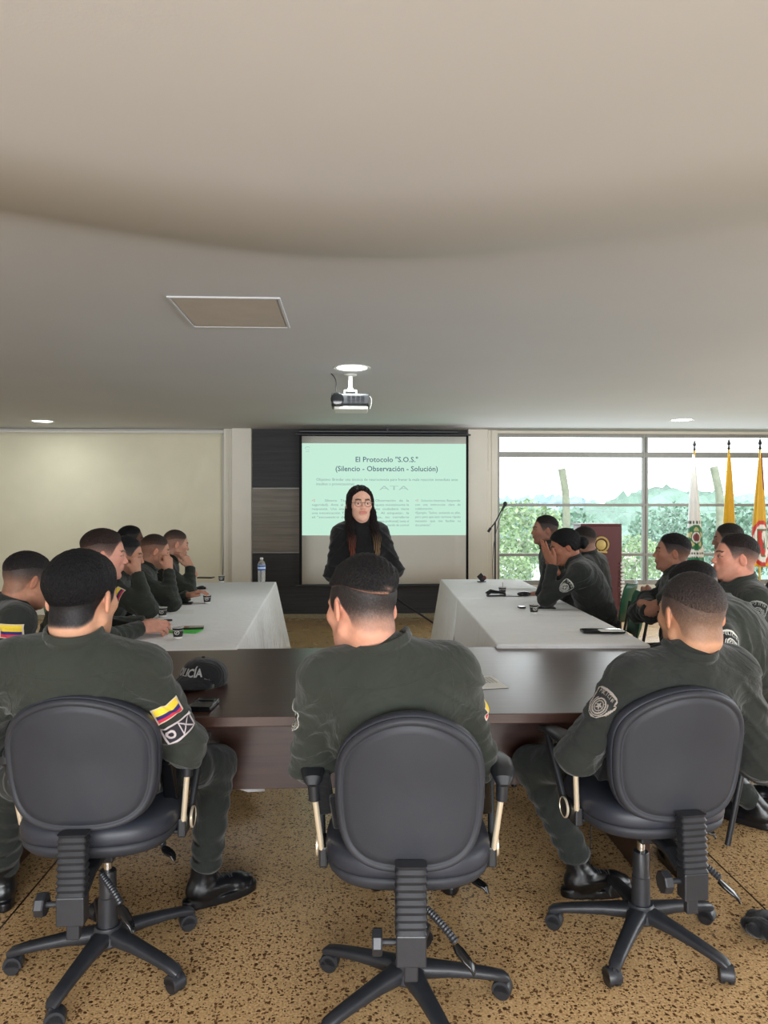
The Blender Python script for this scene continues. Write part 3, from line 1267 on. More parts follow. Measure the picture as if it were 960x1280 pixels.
    # raised seams: back yoke and the two sleeve-head seams
    if seams:
        for zt, wd in ((.94, .165),):
            xs = np.linspace(-wd, wd, 40)
            P0 = np.array([at(zt) + rt * x - fd * .3 for x in xs])
            P = jk.march(P0, np.tile(fd, (len(xs), 1)))
            MB().tube(list(P - fd * .0005), .0013, 6).build('yoke_seam', M['seam'], root, loc)
        for q, sd in ((-1, 'L'), (1, 'R')):
            zs = np.linspace(.50, .94, 24)
            P0 = np.array([at(z) + rt * q * (.165 - .03 * (.94 - z)) - fd * .3 for z in zs])
            P = jk.march(P0, np.tile(fd, (len(zs), 1)))
            MB().tube(list(P), .0013, 6).build('back_seam', M['seam'], root, loc)
    # ---- trousers
    if trousers:
        tr = Shape()
        tr.ell(at(.0), (.175 * sc, .132, .125), R, k=0)
        for sd in 'LR':
            H, K, A, fdir = LG[sd]
            tr.cap(H, K, .092, .068, k=.04, wr=(.004, .09, rnd.random() * 5))
            tr.cap(K, A + (K - A) * .15, .066, .056, k=.03, wr=(.005, .07, rnd.random() * 5))
        waist = at(.12)

        def postt(P, v):
            v = np.maximum(v, ((P - waist) @ u))
            for sd in 'LR':
                H, K, A, fdir = LG[sd]
                w = unit(A - K)
                near = np.linalg.norm(P - A, axis=-1) < .17
                v = np.where(near, np.maximum(v, ((P - A) @ w) + .005), v)
            return v
        Vt, Ft = tr.mesh(max(res, .008), post=postt)
        mesh_obj('trousers', Vt, Ft, M[trousers], root, loc)
    if belt:
        bl = Shape()
        torso(bl, jr + .008)
        bc = at(.08)
        Vt, Ft = bl.mesh(.008, post=lambda P, v: np.maximum(v, np.abs((P - bc) @ u) - .024))
        mesh_obj('duty_belt', Vt, Ft, M['black_cloth'], root, loc)
    if boots:
        Vt, Ft = get_boot()
        for sd in 'LR':
            H, K, A, fdir = LG[sd]
            yd = unit([fdir[0], fdir[1], 0])
            zd = np.array([0, 0, 1.0])
            HM = np.stack([np.cross(yd, zd), yd, zd], 1)
            Vs = Vt @ HM.T
            sh = (K - A) / max((K - A)[2], .15)
            sh = np.clip(sh, -.75, .75)
            Vs = Vs + np.maximum(Vt[:, 2:3] + .01, 0) * np.array([[sh[0], sh[1], 0]])
            bo = mesh_obj('boot', Vs + np.array([A[0], A[1], .099]), Ft, M['boot'], root, loc)
            lc = MB()
            bs = boot_shape()
            for i in range(5):
                y0 = .035 + i * .017
                xs = np.linspace(-.02, .02, 7)
                P0 = np.array([(x, y0 + (x if i % 2 else -x) * .25, .1) for x in xs])
                Pm = bs.march(P0, np.tile([0, 0, -1.0], (7, 1)))
                lc.tube(list((Pm + [0, 0, .001]) @ HM.T + np.array([A[0], A[1], .099])), .0022, 6)
            lc.build('laces', M['black_cloth'], bo, loc)
    # ---- patches
    for pt in patches:
        sd = pt['side']
        S, E, T = J[sd]
        c = S + (E - S) * pt.get('t', .42)
        out = np.array(pt.get('out', rt * (1 if sd == 'R' else -1)), float)
        ax_ = unit(S - E)
        out = unit(out - ax_ * np.dot(out, ax_))
        decal(pt.get('name', 'arm_patch'), jk, c, out, ax_, pt['w'], pt['h'], pt['paint'], pt.get('n', patch_n), root, loc)
    root_info = dict(root=root, J=J, LG=LG, at=at, u=u, fd=fd, rt=rt, nb=nb, HR=HR, hc=hc, jk=jk, loc=loc, L=L)
    return root_info
# ------------------------------------------------------------------ the room
YB = 9.87      # back wall
HC = 2.5       # ceiling
XL, XR, YR = -5.6, 6.6, -3.6


def bx(px, py=640, y=YB):
    return float(WY(px, py, y)[0])


def bz(py, px=480, y=YB):
    return float(WY(px, py, y)[2])


# floor: polished terrazzo
m, n, l, p = new_mat('terrazzo')
tc = n.new('ShaderNodeTexCoord')
def vor(scale, feat='F1', rnd_=1.0):
    v = n.new('ShaderNodeTexVoronoi')
    v.feature = feat
    v.inputs['Scale'].default_value = scale
    v.inputs['Randomness'].default_value = rnd_
    return v
warp = n.new('ShaderNodeTexNoise'); warp.inputs['Scale'].default_value = 60; warp.inputs['Detail'].default_value = 2
l.new(tc.outputs['Object'], warp.inputs['Vector'])
wadd = n.new('ShaderNodeVectorMath'); wadd.operation = 'MULTIPLY_ADD'
wadd.inputs[1].default_value = (.016, .016, 0)
l.new(warp.outputs['Color'], wadd.inputs[0]); l.new(tc.outputs['Object'], wadd.inputs[2])
v1 = vor(62); l.new(wadd.outputs['Vector'], v1.inputs['Vector'])
v2 = vor(125); l.new(wadd.outputs['Vector'], v2.inputs['Vector'])
base = n.new('ShaderNodeTexNoise'); base.inputs['Scale'].default_value = 140; base.inputs['Detail'].default_value = 4
l.new(tc.outputs['Object'], base.inputs['Vector'])
big = n.new('ShaderNodeTexNoise'); big.inputs['Scale'].default_value = 1.6; big.inputs['Detail'].default_value = 3
l.new(tc.outputs['Object'], big.inputs['Vector'])
rb = n.new('ShaderNodeValToRGB')
rb.color_ramp.elements[0].position = .3; rb.color_ramp.elements[0].color = (*lin(168, 132, 86), 1)
rb.color_ramp.elements[1].position = .7; rb.color_ramp.elements[1].color = (*lin(222, 188, 140), 1)
l.new(base.outputs['Fac'], rb.inputs['Fac'])
# chips: voronoi cell radius mask gated by the cell's random colour
def chipmask(v, r0, r1, thr):
    mr = n.new('ShaderNodeMapRange'); mr.inputs['From Min'].default_value = r0; mr.inputs['From Max'].default_value = r1
    mr.inputs['To Min'].default_value = 1; mr.inputs['To Max'].default_value = 0
    l.new(v.outputs['Distance'], mr.inputs['Value'])
    sp = n.new('ShaderNodeSeparateColor'); l.new(v.outputs['Color'], sp.inputs['Color'])
    gt = n.new('ShaderNodeMath'); gt.operation = 'GREATER_THAN'; gt.inputs[1].default_value = thr
    l.new(sp.outputs['Red'], gt.inputs[0])
    mu = n.new('ShaderNodeMath'); mu.operation = 'MULTIPLY'
    l.new(mr.outputs['Result'], mu.inputs[0]); l.new(gt.outputs['Value'], mu.inputs[1])
    return mu, sp
c1, sp1 = chipmask(v1, .3, .4, .4)
c2, sp2 = chipmask(v2, .3, .42, .5)
cc1 = n.new('ShaderNodeValToRGB')
cc1.color_ramp.elements[0].color = (*lin(62, 40, 26), 1); cc1.color_ramp.elements[1].color = (*lin(132, 96, 62), 1)
l.new(sp1.outputs['Green'], cc1.inputs['Fac'])
mx1 = n.new('ShaderNodeMix'); mx1.data_type = 'RGBA'
l.new(c1.outputs['Value'], mx1.inputs['Factor']); l.new(rb.outputs['Color'], mx1.inputs['A']); l.new(cc1.outputs['Color'], mx1.inputs['B'])
mx2 = n.new('ShaderNodeMix'); mx2.data_type = 'RGBA'
l.new(c2.outputs['Value'], mx2.inputs['Factor']); l.new(mx1.outputs['Result'], mx2.inputs['A']); mx2.inputs['B'].default_value = (*lin(82, 56, 36), 1)
# joints between the slabs, running away from the camera
sx = n.new('ShaderNodeSeparateXYZ'); l.new(tc.outputs['Object'], sx.inputs['Vector'])
def mth(op, a, b=None):
    q = n.new('ShaderNodeMath'); q.operation = op
    for i, val in enumerate((a, b)):
        if val is None: continue
        if isinstance(val, (int, float)): q.inputs[i].default_value = val
        else: l.new(val, q.inputs[i])
    return q.outputs['Value']
jx = mth('ABSOLUTE', mth('SUBTRACT', mth('FRACT', mth('DIVIDE', mth('ADD', sx.outputs['X'], 1.215 + 2.71 * 5.5), 2.71)), .5))
jm = mth('LESS_THAN', jx, .0014)
mx3 = n.new('ShaderNodeMix'); mx3.data_type = 'RGBA'
l.new(jm, mx3.inputs['Factor']); l.new(mx2.outputs['Result'], mx3.inputs['A']); mx3.inputs['B'].default_value = (*lin(48, 34, 26), 1)
l.new(mx3.outputs['Result'], p.inputs['Base Color'])
rr = n.new('ShaderNodeMapRange'); rr.inputs['To Min'].default_value = .2; rr.inputs['To Max'].default_value = .36
l.new(big.outputs['Fac'], rr.inputs['Value']); l.new(rr.outputs['Result'], p.inputs['Roughness'])
M['terrazzo'] = m
fl = MB().box(((XL + XR) / 2, (YR + YB) / 2, -.1), (XR - XL + .4, YB - YR + .4, .2)).build('floor', M['terrazzo'], smooth=False)
tag(fl, kind='structure')

# ceiling: painted slab; relief added and shaped so a dark band of shade crosses it
def ceil_relief(x, y):
    yc = 3.1 - .36 * (x - .05) ** 2 / (1 + .25 * x * x)
    t = np.clip((y - (yc - 1.0)) / 1.0, 0, 1)
    s = t ** 1.7
    s = np.where(t > .9, s - 0 * t, s)
    return -.15 * (1 - s)
nx_, ny_ = 90, 240
xs = np.linspace(XL - .2, XR + .2, nx_)
ys = np.linspace(YR - .2, YB + .2, ny_)
X, Y = np.meshgrid(xs, ys, indexing='ij')
Z = HC + ceil_relief(X, Y)
V = np.stack([X, Y, Z], -1).reshape(-1, 3)
idx = np.arange(nx_ * ny_).reshape(nx_, ny_)
F = np.stack([idx[:-1, :-1], idx[:-1, 1:], idx[1:, 1:], idx[1:, :-1]], -1).reshape(-1, 4)
ce = mesh_obj('ceiling', V, F, M['ceiling'])
so = ce.modifiers.new('slab', 'SOLIDIFY'); so.thickness = .15; so.offset = -1
tag(ce, kind='structure')

WT = .2
wx0, wx1 = bx(622), XR
z_sill = .42
wz1 = bz(541)
w = MB()
xa, xb = XL - WT, wx0
w.box(((xa + xb) / 2, YB + WT / 2, HC / 2), (xb - xa, WT, HC + .1))
w.box(((wx0 + wx1) / 2, YB + WT / 2, z_sill / 2), (wx1 - wx0, WT, z_sill))
w.box(((wx0 + wx1) / 2, YB + WT / 2, (wz1 + HC) / 2 + .03), (wx1 - wx0, WT, HC - wz1 + .06))
tag(w.build('wall_back', M['wall'], smooth=False), kind='structure')
w = MB()
w.box((XL - WT / 2, (YR + YB) / 2, HC / 2), (WT, YB - YR, HC + .1))
tag(w.build('wall_left', M['wall'], smooth=False), kind='structure')


def wall_with_opening(name, axis, pos, a0, a1, o0, o1, z0, z1):
    w = MB()
    def seg(u0, u1, q0, q1):
        if axis == 'x':
            w.box((pos + WT / 2, (u0 + u1) / 2, (q0 + q1) / 2), (WT, u1 - u0, q1 - q0))
        else:
            w.box(((u0 + u1) / 2, pos - WT / 2, (q0 + q1) / 2), (u1 - u0, WT, q1 - q0))
    seg(a0, o0, 0, HC + .05); seg(o1, a1, 0, HC + .05); seg(o0, o1, 0, z0); seg(o0, o1, z1, HC + .05)
    tag(w.build(name, M['wall'], smooth=False), kind='structure')
wall_with_opening('wall_right', 'x', XR, YR, YB, .2, 6.4, .7, 2.38)
wall_with_opening('wall_rear', 'y', YR, XL - WT, XR + WT, -2.8, 3.2, .6, 2.4)

# window glass
m, n, l, p = new_mat('window_glass')
n.remove(p)
tr = n.new('ShaderNodeBsdfTransparent'); tr.inputs[0].default_value = (.96, .98, .97, 1)
gl = n.new('ShaderNodeBsdfGlossy'); gl.inputs['Roughness'].default_value = .02
ms = n.new('ShaderNodeMixShader'); lw = n.new('ShaderNodeLayerWeight'); lw.inputs[0].default_value = .12
l.new(lw.outputs['Fresnel'], ms.inputs[0]); l.new(tr.outputs[0], ms.inputs[1]); l.new(gl.outputs[0], ms.inputs[2])
l.new(ms.outputs[0], n['Material Output'].inputs[0])
M['glass'] = m

f = MB()
fy = YB + .06
def hbar(z0, z1, x0=None, x1=None, d=.06):
    x0 = wx0 if x0 is None else x0
    x1 = wx1 if x1 is None else x1
    f.box(((x0 + x1) / 2, fy, (z0 + z1) / 2), (x1 - x0, d, z1 - z0))
def vbar(x0, x1, z0=z_sill, z1=wz1, d=.07):
    f.box(((x0 + x1) / 2, fy, (z0 + z1) / 2), (x1 - x0, d, z1 - z0))
hbar(bz(545), wz1)
hbar(bz(570.5), bz(564))
hbar(bz(633), bz(629.5))
hbar(bz(696), bz(692.5))
hbar(z_sill, z_sill + .06)
vbar(bx(620.5), bx(625))
vx = [bx(805), bx(811)]
while vx[0] < XR:
    vbar(vx[0], (vx[0] + vx[1]) / 2 - .006)
    vbar((vx[0] + vx[1]) / 2 + .006, vx[1])
    vx = [v + bx(808) - bx(623) for v in vx]
wo = f.build('window_1', M['alu'], smooth=False, bevel=.003)
tag(wo, kind='structure')
gb = MB().box(((wx0 + wx1) / 2, YB + .06, (z_sill + wz1) / 2), (wx1 - wx0, .006, wz1 - z_sill))
gb.build('glass', M['glass'], wo, smooth=False)
# windows on the right and behind, out of the picture
def plain_window(name, axis, pos, o0, o1, z0, z1):
    f = MB()
    def b(u0, u1, q0, q1, d=.06):
        c = ((u0 + u1) / 2, (q0 + q1) / 2)
        if axis == 'x': f.box((pos + .1, c[0], c[1]), (d, u1 - u0, q1 - q0))
        else: f.box((c[0], pos - .1, c[1]), (u1 - u0, d, q1 - q0))
    b(o0, o1, z0, z0 + .05); b(o0, o1, z1 - .05, z1); b(o0, o1, z1 - .42, z1 - .38)
    k = 4
    for i in range(k + 1):
        u = o0 + (o1 - o0 - .05) * i / k
        b(u, u + .05, z0, z1, .07)
    tag(f.build(name, M['alu'], smooth=False), kind='structure')
plain_window('window_2', 'x', XR, .2, 6.4, .7, 2.38)
plain_window('window_3', 'y', YR, -2.8, 3.2, .6, 2.4)

# roller blind and its head rail on the left of the back wall, pilasters
def blind_mesh():
    x0, x1, z1, z0 = XL + .05, bx(279), bz(543), .3
    nx, nz = 90, 30
    X, Z = np.meshgrid(np.linspace(x0, x1, nx), np.linspace(z0, z1, nz), indexing='ij')
    s = (X - x0) / (x1 - x0); t = (z1 - Z) / (z1 - z0)
    Y = YB - .06 + .004 * np.sin(9 * X) * t + .022 * np.exp(-((X - (x1 - .15 - .75 * t)) / .035) ** 2) * smooth_t(t) * -1
    V = np.stack([X, Y, Z], -1).reshape(-1, 3)
    idx = np.arange(nx * nz).reshape(nx, nz)
    F = np.stack([idx[:-1, :-1], idx[1:, :-1], idx[1:, 1:], idx[:-1, 1:]], -1).reshape(-1, 4)
    return V, F
def smooth_t(t): return np.clip(t * 4, 0, 1) * np.clip((.9 - t) * 3, 0, 1)
V, F = blind_mesh()
bo = mesh_obj('roller_blind', V, F, M['blind'], thick=.003)
tag(bo, 'wide cream roller blind drawn down across the back wall on the left', 'blind')
x0, x1 = XL + .02, bx(281)
MB().tube([(x0, YB - .06, bz(541.5)), (x1, YB - .06, bz(541.5))], .022, 14).build('roller', M['white_plastic'], bo)
MB().box((x1 + .01, YB - .05, bz(542)), (.02, .08, .07)).build('bracket', M['white_plastic'], bo, bevel=.003)
MB().tube([(x1 - .01, YB - .09, bz(545)), (x1 - .008, YB - .09, 1.0), (x1 - .02, YB - .09, .7)], .004, 6).build('pull_chain', M['white_plastic'], bo)
def pil(name, pa, pb, d, flutes=0):
    a, b = bx(pa), bx(pb)
    w = MB().box(((a + b) / 2, YB - d / 2, HC / 2), (b - a, d, HC))
    for i in range(flutes):
        xx = a + (i + .5) * (b - a) / flutes
        w.box((xx, YB - d - .006, HC / 2), (.02, .012, HC))
    tag(w.build(name, M['wall'], smooth=False, bevel=.006), kind='structure')
pil('trim_1', 281, 292, .10, 1)
pil('trim_2', 292, 316, .16)
pil('trim_3', 583, 607, .16)
pil('trim_4', 607, 621, .06, 1)
# slim downpipe and hook on the pilaster by the window
t = MB().tube([(bx(609), YB - .09, HC - .02), (bx(609), YB - .09, bz(589))], .012, 10)
tag(t.build('trim_5', M['wall']), kind='structure')

# dark slatted-look wood cladding behind the screen
def wood(name, ca, cb, rough, sc=(1.2, 30, 40), axis='x', spec=.5, fine=.25):
    m, n, l, p = new_mat(name)
    tc = n.new('ShaderNodeTexCoord'); mp = n.new('ShaderNodeMapping'); mp.inputs['Scale'].default_value = sc
    l.new(tc.outputs['Object'], mp.inputs['Vector'])
    t = n.new('ShaderNodeTexNoise'); t.inputs['Scale'].default_value = 1.6; t.inputs['Detail'].default_value = 7; t.inputs['Roughness'].default_value = .62
    t.inputs['Distortion'].default_value = .3
    l.new(mp.outputs['Vector'], t.inputs['Vector'])
    r = n.new('ShaderNodeValToRGB'); r.color_ramp.elements[0].position = .32; r.color_ramp.elements[1].position = .68
    r.color_ramp.elements[0].color = (*ca, 1); r.color_ramp.elements[1].color = (*cb, 1)
    l.new(t.outputs['Fac'], r.inputs['Fac']); l.new(r.outputs['Color'], p.inputs['Base Color'])
    b = n.new('ShaderNodeBump'); b.inputs['Strength'].default_value = fine; b.inputs['Distance'].default_value = .001
    l.new(t.outputs['Fac'], b.inputs['Height']); l.new(b.outputs['Normal'], p.inputs['Normal'])
    p.inputs['Roughness'].default_value = rough
    p.inputs['Specular IOR Level'].default_value = spec
    return m
M['clad_dark'] = wood('cladding_dark', lin(38, 37, 40), lin(58, 57, 60), .6, (1, 1, 26))
M['clad_mid'] = wood('cladding_taupe', lin(118, 112, 104), lin(146, 138, 128), .6, (1, 1, 26))
M['desk'] = wood('desk_laminate', lin(46, 28, 23), lin(68, 45, 37), .3, (1.5, 26, 26), spec=.5, fine=.06)
xa, xb = bx(316), bx(588)
for za, zb, mm in ((bz(610), HC, 'clad_dark'), (bz(689.5), bz(611.2), 'clad_mid'), (bz(768), bz(690.8), 'clad_dark')):
    tag(MB().box(((xa + xb) / 2, YB - .03, (za + zb) / 2), (xb - xa, .06, zb - za)).build('wall_cladding', M[mm], smooth=False, bevel=.003), kind='structure')
for z in (bz(610.6), bz(690.1)):
    tag(MB().box(((xa + xb) / 2, YB - .028, z), (xb - xa, .07, .012)).build('trim_6', M['alu'], smooth=False), kind='structure')
M['baseboard'] = mat('baseboard_stone', lin(150, 138, 112), .5, noise=(60, .25))
tag(MB().box(((XL + XR) / 2, YB - .045, .03), (XR - XL, .09, .06)).build('baseboard_back', M['baseboard'], smooth=False, bevel=.004), kind='structure')

# ceiling hatch
a, b = WZ(240, 414, HC - .03), WZ(212, 378, HC - .03)
c1_, c2_ = WZ(358, 414, HC - .03), WZ(351, 378, HC - .03)
def zc(x, y): return HC + float(ceil_relief(np.array(x), np.array(y)))
hx0, hx1, hy0, hy1 = (a[0] + b[0]) / 2, (c1_[0] + c2_[0]) / 2, b[1], a[1]
hm = (hx0 + hx1) / 2, (hy0 + hy1) / 2
hz = min(zc(x_, y_) for x_ in (hx0, hx1) for y_ in (hy0, hy1))
fr = MB()
t_ = .014
for (cx, cy, sx_, sy_) in ((hm[0], hy0, hx1 - hx0 + t_, t_), (hm[0], hy1, hx1 - hx0 + t_, t_), (hx0, hm[1], t_, hy1 - hy0), (hx1, hm[1], t_, hy1 - hy0)):
    fr.box((cx, cy, hz + .004), (sx_, sy_, .024))
M['hatch_panel'] = mat('hatch_panel', lin(196, 188, 178), .75, noise=(8, .04))
M['hatch_gap'] = mat('hatch_gap', lin(60, 56, 50), .9)
fr.build('tmp', M['ceiling'], smooth=False, bevel=.002)
ho = bpy.context.scene.objects['tmp']; ho.name = 'ceiling_hatch'
tag(ho, 'square access hatch panel in a white frame flush with the ceiling', 'hatch')
MB().box((hm[0], hm[1], hz + .004), (hx1 - hx0 - .03, hy1 - hy0 - .03, .02)).build('panel', M['hatch_panel'], ho, smooth=False, bevel=.002)
MB().box((hm[0], hm[1], hz + .01), (hx1 - hx0, hy1 - hy0, .018)).build('shadow_gap', M['hatch_gap'], ho, smooth=False)

# downlights
M['lamp'] = mat('lamp_diffuser', (.9, .9, .9), .5, emit=((.93, 1.0, .97), 7.0))
dl_spots = [((440, 461.5), 'round recessed downlight glowing above the ceiling projector'),
            ((53, 527.5), 'round recessed downlight near the blind on the far left'),
            ((852, 526), 'round recessed downlight above the flags by the window')]
first = None
for (pp, lab) in dl_spots:
    q = WZ(pp[0], pp[1], HC - .01)
    z = zc(q[0], q[1])
    if first is None:
        first = empty('downlight', (q[0], q[1], z), lab, 'ceiling light', group='recessed ceiling downlights')
        MB().lathe([(.115, -.001), (.135, -.006), (.14, -.004), (.14, .006), (.112, .006), (.115, -.001)]).build('trim_ring', M['white_plastic'], first)
        MB().lathe([(0, -.004), (.09, -.004), (.113, -.001), (.113, .004), (0, .004)]).build('diffuser', M['lamp'], first)
        o = first
    else:
        o = copy_tree(first)
        o.location = (q[0], q[1], z)
        o['label'] = lab
    ll = bpy.data.lights.new('downlight_lamp', 'AREA'); ll.shape = 'DISK'; ll.size = .2; ll.energy = 7; ll.color = (.93, 1, .96)
    lo = bpy.data.objects.new('downlight_lamp', ll); lo.location = (q[0], q[1], z - .02); COL.objects.link(lo)
# more lamps further forward, out of view
for x in (-3.4, 4.2):
    for y in (2.6, -1.0):
        o = copy_tree(first); o.location = (x, y, zc(x, y)); o['label'] = 'round recessed downlight over the ' + {(-3.4, 2.6): 'left side of the desk', (-3.4, -1.0): 'left rear of the room', (4.2, 2.6): 'right side of the desk', (4.2, -1.0): 'right rear of the room'}[(x, y)]

# ------------------------------------------------------------------ projector
pc = WZ(438, 505, HC - .235)
q = empty('ceiling_projector', (pc[0], pc[1], 0), 'black and white projector hanging from a white ceiling bracket', 'projector')
cx, cy = 0, 0
zb = HC - .235
o = MB()
o.sweep([(-.145, 0, zb + .02), (-.14, 0, zb + .02), (.14, 0, zb + .02), (.145, 0, zb + .02)], [.21, .24, .24, .21], [.09, .105, .105, .09], e=6, n=28)
o.build('housing', M['black_plastic'], q)
o = MB().sweep([(-.125, 0, zb - .045), (-.12, 0, zb - .045), (.13, 0, zb - .045), (.135, 0, zb - .045)], [.19, .23, .23, .19], [.02, .032, .032, .02], e=5, n=24)
o.build('lower_cover', M['white_plastic'], q)
pp = MB()
for i in range(3):
    for j in range(4):
        pp.box((-.01 + j * .034, -.122, zb + .005 + i * .018), (.024, .006, .011))
pp.build('port_panel', M['steel_dark'], q, smooth=False)
MB().lathe([(.048, 0), (.05, .012), (.036, .016), (0, .016)], c=(-.1, -.118, zb + .018), R=rotm(math.radians(90))).build('speaker_grille', M['black_gloss'], q)
MB().lathe([(.03, 0), (.034, .03), (.03, .034), (0, .03)], c=(.07, .122, zb + .01), R=rotm(math.radians(-90))).build('lens', M['lens'], q)
br = MB().lathe([(.05, HC - .005), (.05, HC - .012), (.02, HC - .02), (.017, HC - .03), (.017, HC - .11), (.024, HC - .115), (.024, HC - .13), (0, HC - .13)])
br.box((0, 0, HC - .135), (.1, .06, .012))
for sx_ in (-1, 1):
    br.box((sx_ * .045, 0, HC - .152), (.012, .05, .03))
br.build('ceiling_bracket', M['white_plastic'], q)
MB().tube(bez((-.1, -.05, zb + .06), (-.13, -.05, zb + .12), (-.08, -.02, HC - .06), (-.15, 0, HC), 14), .004, 6).build('cable', M['black_plastic'], q)
MB().tube(bez((.13, -.08, zb + .06), (.18, -.1, zb + .04), (.16, -.11, zb - .02), (.15, -.1, zb - .05), 10), .003, 6).build('loose_cable', M['white_plastic'], q)

# ------------------------------------------------------------------ projection screen
ys = 9.3
def sx2(px): return float(WY(px, 640, ys)[0])
def sz2(py): return float(WY(480, py, ys)[2])
sc_ = empty('projection_screen', (sx2(480), ys, 0), 'tripod projection screen showing a pale green slide with Spanish text', 'projection screen')
oL = np.array([sx2(480), ys, 0])
X0, X1 = sx2(374), sx2(585.5)
mw = mat('screen_cloth', lin(205, 203, 195), .85, noise=(1.5, .02))
def loc_box(a, b, yo=0, d=.004):
    return MB().box(((a[0] + b[0]) / 2 - oL[0], yo, (a[1] + b[1]) / 2), (abs(b[0] - a[0]), d, abs(b[1] - a[1])))
# screen canvas, gently curved
def canvas(x0, x1, z0, z1, yo):
    nx = 14
    X, Z = np.meshgrid(np.linspace(x0, x1, nx), np.linspace(z0, z1, 8), indexing='ij')
    Y = np.full(X.shape, yo)
    V = np.stack([X - oL[0], Y, Z], -1).reshape(-1, 3)
    idx = np.arange(X.size).reshape(X.shape)
    F = np.stack([idx[:-1, :-1], idx[1:, :-1], idx[1:, 1:], idx[:-1, 1:]], -1).reshape(-1, 4)
    return V, F
V, F = canvas(sx2(377), sx2(583), sz2(730), sz2(545.5), 0)
mesh_obj('canvas', V, F, mw, sc_, thick=.003)
bk = MB()
for a, b in (((X0, sz2(733)), (sx2(377.4), sz2(543))), ((sx2(582.6), sz2(733)), (X1, sz2(543)))):
    bk.box(((a[0] + b[0]) / 2 - oL[0], 0, (a[1] + b[1]) / 2), (b[0] - a[0], .006, b[1] - a[1]))
bk.build('black_border', M['black_cloth'], sc_, smooth=False)
MB().sweep([(sx2(369) - oL[0], 0, sz2(731.5)), (sx2(588) - oL[0], 0, sz2(731.5))], .03, .028, n=12).build('bottom_bar', M['black_plastic'], sc_)
MB().sweep([(sx2(370) - oL[0], 0, sz2(543.3)), (sx2(588) - oL[0], 0, sz2(543.3))], .04, .022, n=12).build('top_bar', M['black_plastic'], sc_)
MB().sweep([(sx2(374) - oL[0], .06, sz2(539)), (sx2(573) - oL[0], .06, sz2(539))], .07, .055, n=16).build('roller_case', M['black_plastic'], sc_)
hk = MB().box((sx2(484.5) - oL[0], .04, sz2(537)), (.02, .03, .05))
hk.build('hook', M['steel_dark'], sc_, smooth=False)
MB().cyl((sx2(480) - oL[0], .09, .1), (sx2(480) - oL[0], .09, sz2(540)), .018).build('mast', M['steel_dark'], sc_)
for dx, dy in ((.62, -.15), (-.62, -.15), (.0, .4)):
    MB().tube([(sx2(480) - oL[0] + .0, .09, .42), (sx2(480) - oL[0] + dx, .09 + dy, .012)], .012, 10).build('leg', M['steel_dark'], sc_)
# the projected picture
m, n, l, p = new_mat('projected_slide')
p.inputs['Base Color'].default_value = (.02, .02, .02, 1)
p.inputs['Emission Color'].default_value = (*lin(196, 238, 216), 1)
p.inputs['Emission Strength'].default_value = .92
M['slide'] = m
SX0, SX1, SZ0, SZ1 = sx2(377.6), sx2(582.4), sz2(669), sz2(554.5)
V, F = canvas(SX0, SX1, SZ0, SZ1, -.005)
sl = mesh_obj('slide', V, F, M['slide'], sc_)
def ink(name, c, s=1.0):
    m, n, l, p = new_mat(name)
    p.inputs['Base Color'].default_value = (.02, .02, .02, 1)
    p.inputs['Emission Color'].default_value = (*lin(*c), 1)
    p.inputs['Emission Strength'].default_value = s
    return m
M['ink'] = ink('slide_ink', (66, 92, 110))
M['ink2'] = ink('slide_ink_light', (118, 146, 145))
M['ink3'] = ink('slide_ink_pale', (160, 190, 180))
M['ink4'] = ink('slide_ink_red', (196, 130, 130))
def slide_text(s, px0, py, hpx, width=None, mt='ink2', align='LEFT', bold=.0):
    scl = .01068 * 9.3 / 9.87
    V, F = text_mesh(s, hpx * scl * 1.38, bold=bold, align=align, width=width * scl if width else None)
    if not len(V): return
    P = np.stack([V[:, 0] + sx2(px0) - oL[0], np.full(len(V), -.009), V[:, 1] + sz2(py)], 1)
    return mesh_obj('slide_text', P, F, M[mt], sl, smooth=False)
slide_text('El Protocolo "S.O.S."', 483.5, 577.5, 6.6, 78, 'ink', 'CENTER', .0012)
slide_text('(Silencio - Observación - Solución)', 483.5, 589, 6.6, 128, 'ink', 'CENTER', .0012)
slide_text('Objetivo: Brindar una técnica de neurociencia para frenar la mala reacción inmediata ante', 395.5, 601, 3.4, 177)
slide_text('insultos o provocaciones', 395.5, 606.6, 3.4, 47)
slide_text('ATA', 474, 612.5, 5.5, 37, 'ink3')
slide_text('•S', 390, 627, 3.0, 4, 'ink4')
slide_text('Silencio   Táctico   (Pausa)   -   Observación   de   la', 406, 627, 3.0, 105)
for i, s_ in enumerate(['seguridad).  Ante  el  insulto  respira,  Etiqueta mentalmente la',
                        'respuesta.  Usa  esa  pausa  mental:  "Este  ciudadano  tiene',
                        'una intoxicación Táctica de emoción".  Al  etiquetar,  la',
                        'el "secuestro de la amígdala" baja,  tu  cerebro']):
    slide_text(s_, 390, 632.3 + i * 5.1, 2.9, 121 if i < 3 else 121)
slide_text('racional (corteza prefrontal) toma el', 455, 652.7, 2.9, 56)
slide_text('mando de control', 484, 657.6, 2.9, 27)
slide_text('•O', 519, 627, 3.0, 4, 'ink4')
for i, (s_, wd) in enumerate([('Solución Asertiva: Responde', 49), ('con   una   instrucción   clara   de', 57), ('colaboración.', 22), ('•Ejemplo: "Señor, entiendo su afán,', 57),
                        ('pero para que esto termine rápido', 57), ('necesito   que   me   facilite   su', 57), ('documento".', 20)]):
    slide_text(s_, 526.5 if i == 0 else 519, 627 + i * 5.1, 2.9, wd)
lg = MB()
lx, lz = sx2(384) - oL[0], sz2(561)
lg.tube([(lx - .03, -.008, lz), (lx - .01, -.008, lz + .02), (lx + .02, -.008, lz + .022), (lx + .035, -.008, lz + .01)], .004, 5)
